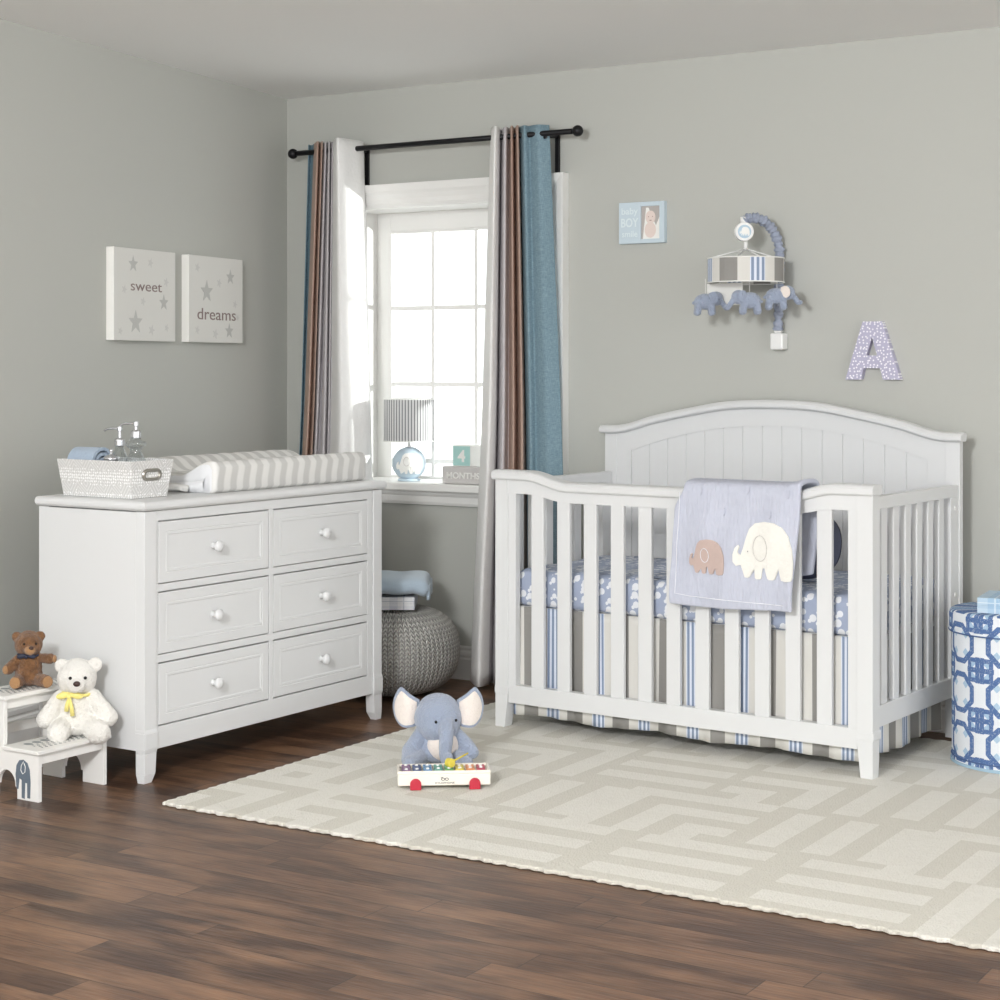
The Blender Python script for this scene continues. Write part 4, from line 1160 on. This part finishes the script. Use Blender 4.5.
text('lettering', 'XYLOPHONE', TEXTD, xy, .110, .168, .018, .0048, -.0003, .0008)
b = MB(); b.tube([(x, -.0008, z) for x, z in ring_pts(.134, .031, .005, .0035)], .0009, 5).tube([(x, -.0008, z) for x, z in ring_pts(.145, .031, .005, .0035)], .0009, 5)
b.tube([(.127, -.0008, .0355), (.134, -.0008, .037)], .0008, 5); b.build('logo_mark', TEXTD, xy)
ml = thing('toy_mallet', 'yellow mallet with a round head lying across the xylophone keys', 'mallet', (-.302+.153, 5.218+.047, .012+.058), .75)
b = MB(); b.tube([(0, -.010, .0135), (0, -.009, .0135), (0, .009, .0135), (0, .010, .0135)], [.0115, .0135, .0135, .0115], 24); 
b.build('mallet_head', MALY, ml, smooth=False, bevel=.001)
b = MB(); b.tube([(0, .009, .0135), (.03, .04, .02), (.045, .07, .026)][:0] or [(.010, .004, .0135), (.075, .004, .030)], .0028, 8); b.build('stick', MALY, ml, smooth=True)

# ================================================================= BACK WALL DECOR
fr = thing('picture_frame', 'pale blue baby boy picture frame with a photo on the wall above the crib', 'picture frame', wpt(1.632, 0, 1.732), TH)
b = MB(); fw, fh = .193, .157; hx0, hx1, hz0, hz1 = .093, .172, .016, .140
b.box(0, hx0, -.024, -.0005, 0, fh).box(hx1, fw, -.024, -.0005, 0, fh).box(hx0, hx1, -.024, -.0005, 0, hz0).box(hx0, hx1, -.024, -.0005, hz1, fh)
b.build('frame', FRAMEB, fr, bevel=.0012)
text('lettering', 'baby', FRAMEL, fr, .012, .082, .112, .026, -.0238, .001, bold=.01)
text('lettering', 'BOY', FRAMEL, fr, .010, .084, .064, .034, -.0238, .001, bold=.02)
text('lettering', 'smile', FRAMEL, fr, .014, .080, .026, .024, -.0238, .001, bold=.01)
b = MB(); b.box(hx0, hx1, -.017, -.015, hz0, hz1); ph = b.build('photo', PHOTOB, fr)
b = MB(); b.prism([(hx0+.006, hz0), (hx1, hz0), (hx1, hz0+.09), (hx0+.062, hz0+.05), (hx0+.03, hz1-.005), (hx0+.02, hz1-.005)], -.0172, -.0168); b.build('photo_blanket', CANVE, ph)
b = MB(); b.prism(ring_pts(.131, .050, .024, .030, 20)[:-1], -.0176, -.0171); b.prism(ring_pts(.132, .098, .021, .025, 22)[:-1], -.0178, -.0171); b.build('photo_baby', SKIN, ph)
b = MB()
for x in (.124, .141): b.prism(ring_pts(x, .100, .0022, .0022, 8)[:-1], -.0182, -.0177)
b.prism(ring_pts(.132, .086, .006, .002, 10)[:-1], -.0182, -.0177); b.build('photo_face', SKIN2, ph)

la = thing('wall_letter', 'lilac dotted letter A hanging on the wall above the headboard', 'wall letter', wpt(2.542, 0, 1.218), TH)
b = MB(); W_, H_ = .202, .205
Lq = [(0, 0), (.058, 0), (.067, .040), (.128, .040), (.138, 0), (W_, 0), (.135, H_), (.064, H_)]
hole = [(.078, .085), (.117, .085), (.098, .150)]
# two halves so that the counter stays open
half1 = [(0, 0), (.058, 0), (.067, .040), (.0975, .040), (.0975, .085), (.078, .085), (.098, .150), (.098, H_), (.064, H_)]
half2 = [(.0975, .040), (.128, .040), (.138, 0), (W_, 0), (.135, H_), (.098, H_), (.098, .150), (.117, .085), (.0975, .085)]
b.prism(half1, -.028, -.0005).prism(half2, -.028, -.0005); o = b.build('letter', DOTS, la)

# mobile
mb = thing('crib_mobile', 'musical mobile with striped drum and plush elephants on a gathered blue arm', 'mobile', wpt(2.288, 0, 1.325), TH)
b = MB(); b.box(-.024, .026, -.052, -.0005, 0, .060); b.box(-.012, .014, -.045, -.02, .06, .075); b.build('clamp', PLAST, mb, bevel=.006, segs=3)
arm = catmull([(.0, -.034, .07), (.006, -.040, .17), (.006, -.034, .29), (.006, -.040, .375), (-.006, -.075, .435), (-.030, -.120, .468), (-.060, -.155, .470), (-.074, -.168, .458)], 12)
rs = [.0165+.0035*math.sin(i*1.9)+.002*math.sin(i*.8) for i in range(len(arm))]
b = MB(); b.tube(arm, rs, 14); b.build('arm_sleeve', SLEEVE, mb, smooth=True)
DC = (-.066, -.17)
b = MB(); b.tube([(DC[0]-.008, DC[1], .475), (DC[0]-.008, DC[1], .44)], .012, 12); b.build('arm_end', PLAST, mb, smooth=True)
b = MB(); b.lathe([(0, 0), (.032, 0), (.0335, .002), (.0335, .028), (.032, .030), (0, .030)], seg=36, caps=False)
mbx = b.build('music_box', PLAST, mb, loc=(DC[0]-.010, DC[1]-.002, .420), rot=(pi/2, 0, .62), smooth=False)
b = MB(); b.lathe([(0, .0302), (.024, .0302), (.024, .0308), (0, .0308)], seg=32, caps=False); b.build('blue_disc', PALEB, mbx)
b = MB(); b.prism([(x, z) for x, z in ele_poly(-.018, -.015, .036)], .0306, .0322, axis='z'); b.build('elephant_badge', IVORY, mbx)
b = MB(); b.tube([(DC[0], DC[1], .395), (DC[0], DC[1], .355)], .0065, 10)
zt = .325; R = .136
for k in range(4):
    a = pi/4+k*pi/2; b.tube([(DC[0], DC[1], .360), (DC[0]+R*math.cos(a), DC[1]+R*math.sin(a), zt)], .0024, 6)
b.build('hanger', PLAST, mb, smooth=True)
b = MB(); b.lathe([(R, -.086), (R, 0), (R-.004, 0), (R-.004, -.086), (R, -.086)], seg=64, caps=False); dm = b.build('drum', DRUM, mb, loc=(DC[0], DC[1], zt), smooth=False)
dm.rotation_euler = (0, 0, .62)
b = MB()
for z in (-.086, 0): b.tube([(R*math.cos(2*pi*i/64), R*math.sin(2*pi*i/64), z) for i in range(65)], .0026, 6)
b.build('rim', OFFW, dm, smooth=True)
b = MB(); b.box(-.085, .055, -.004, .004, -.165, -.085); b.build('felt_panel', BACKW, dm, bevel=.003, loc=(-.055, .035, .0), rot=(0, 0, -.62))
def mini(x, y, z, flip, rz, white_ear=False):
    c = child('hanging_elephant', mb, (x, y, z), (0, 0, rz)); c.scale = (1.13, 1.13, 1.13); s = -1 if flip else 1
    b = MB(); b.ell((0, 0, 0), (.036, .024, .026)); b.ell((s*-.034, 0, .010), (.023, .020, .023))
    tr = [(s*-.050, 0, .002), (s*-.060, 0, -.012), (s*-.066, 0, -.022), (s*-.074, 0, -.020)]
    for a, r in zip(catmull(tr, 3), [.009]*5+[.007]*9): b.ell(a, r, nu=10, nv=6)
    for lx in (-.018, .022):
        for ly in (-.013, .013): b.caps((s*lx, ly, -.012), (s*lx*1.15, ly*1.1, -.034), .012, .0115, 3)
    b.ell((s*.036, 0, -.004), (.008, .006, .006))
    soft(b.build('plush_body', PLUSHB, c), .003, 4, .001, .01)
    for ly in (-1, 1):
        b = MB(); b.ell((s*-.024, ly*.021, .012), (.016, .004, .019), (0, s*.2, ly*s*-.35)); b.build('ear', PLUSHC if white_ear else PLUSHB, c, smooth=True)
        b = MB(); b.ell((s*-.048, ly*.012, .012), .0022); b.build('eye', EYE, c, smooth=True)
    b = MB(); b.tube([(0, 0, .024), (0, 0, .24-z+.03 if False else max(.03, .245-z))], .0008, 5); b.build('cord', PLAST, c)
mini(DC[0]-.135, DC[1]-.050, .172, True, .55)
mini(DC[0]+.052, DC[1]-.085, .172, False, .55)
mini(DC[0]+.128, DC[1]-.02, .188, True, .50, True)

# ================================================================= LIGHT + CAMERA
w = bpy.data.worlds.new('daylight'); scene.world = w; w.use_nodes = True
bg = w.node_tree.nodes['Background']; bg.inputs[0].default_value = (.985, .995, 1, 1); bg.inputs[1].default_value = 1.42
def area(name, loc, tgt, size, power, col=(1, 1, 1), sy=None):
    l = bpy.data.lights.new(name, 'AREA'); l.energy = power; l.size = size; l.color = col
    if sy: l.shape = 'RECTANGLE'; l.size_y = sy
    o = bpy.data.objects.new(name, l); COL.objects.link(o); o.location = loc
    o.rotation_euler = (Vector(tgt)-Vector(loc)).to_track_quat('-Z', 'Y').to_euler(); return o
area('softbox_lamp', (-1.35, .9, 2.2), (.8, 6.2, .8), .6, 84, (.98, .99, 1))
sl = bpy.data.lights.new('window_light', 'SPOT'); sl.energy = 430; sl.shadow_soft_size = .05; sl.spot_size = math.radians(50); sl.spot_blend = .2; sl.color = (1, .985, .95)
so = bpy.data.objects.new('window_light', sl); COL.objects.link(so)
so.location = wpt(2.75, 1.025, 1.45); so.rotation_euler = (Vector(wpt(.40, -.13, 1.42))-Vector(so.location)).to_track_quat('-Z', 'Y').to_euler()

cam = bpy.data.cameras.new('camera'); co = bpy.data.objects.new('camera', cam); COL.objects.link(co)
co.location = (0, 0, 1.26); co.rotation_euler = (pi/2, 0, 0)
cam.sensor_width = 36; cam.lens = 1767.7/1000*36; cam.shift_y = -(500-367.7)/1000
cam.clip_start = .05
scene.camera = co
vs_ = scene.view_settings; vs_.view_transform = 'Standard'; vs_.look = 'None'; vs_.exposure = .73; vs_.gamma = 1; vs_.use_curve_mapping = False
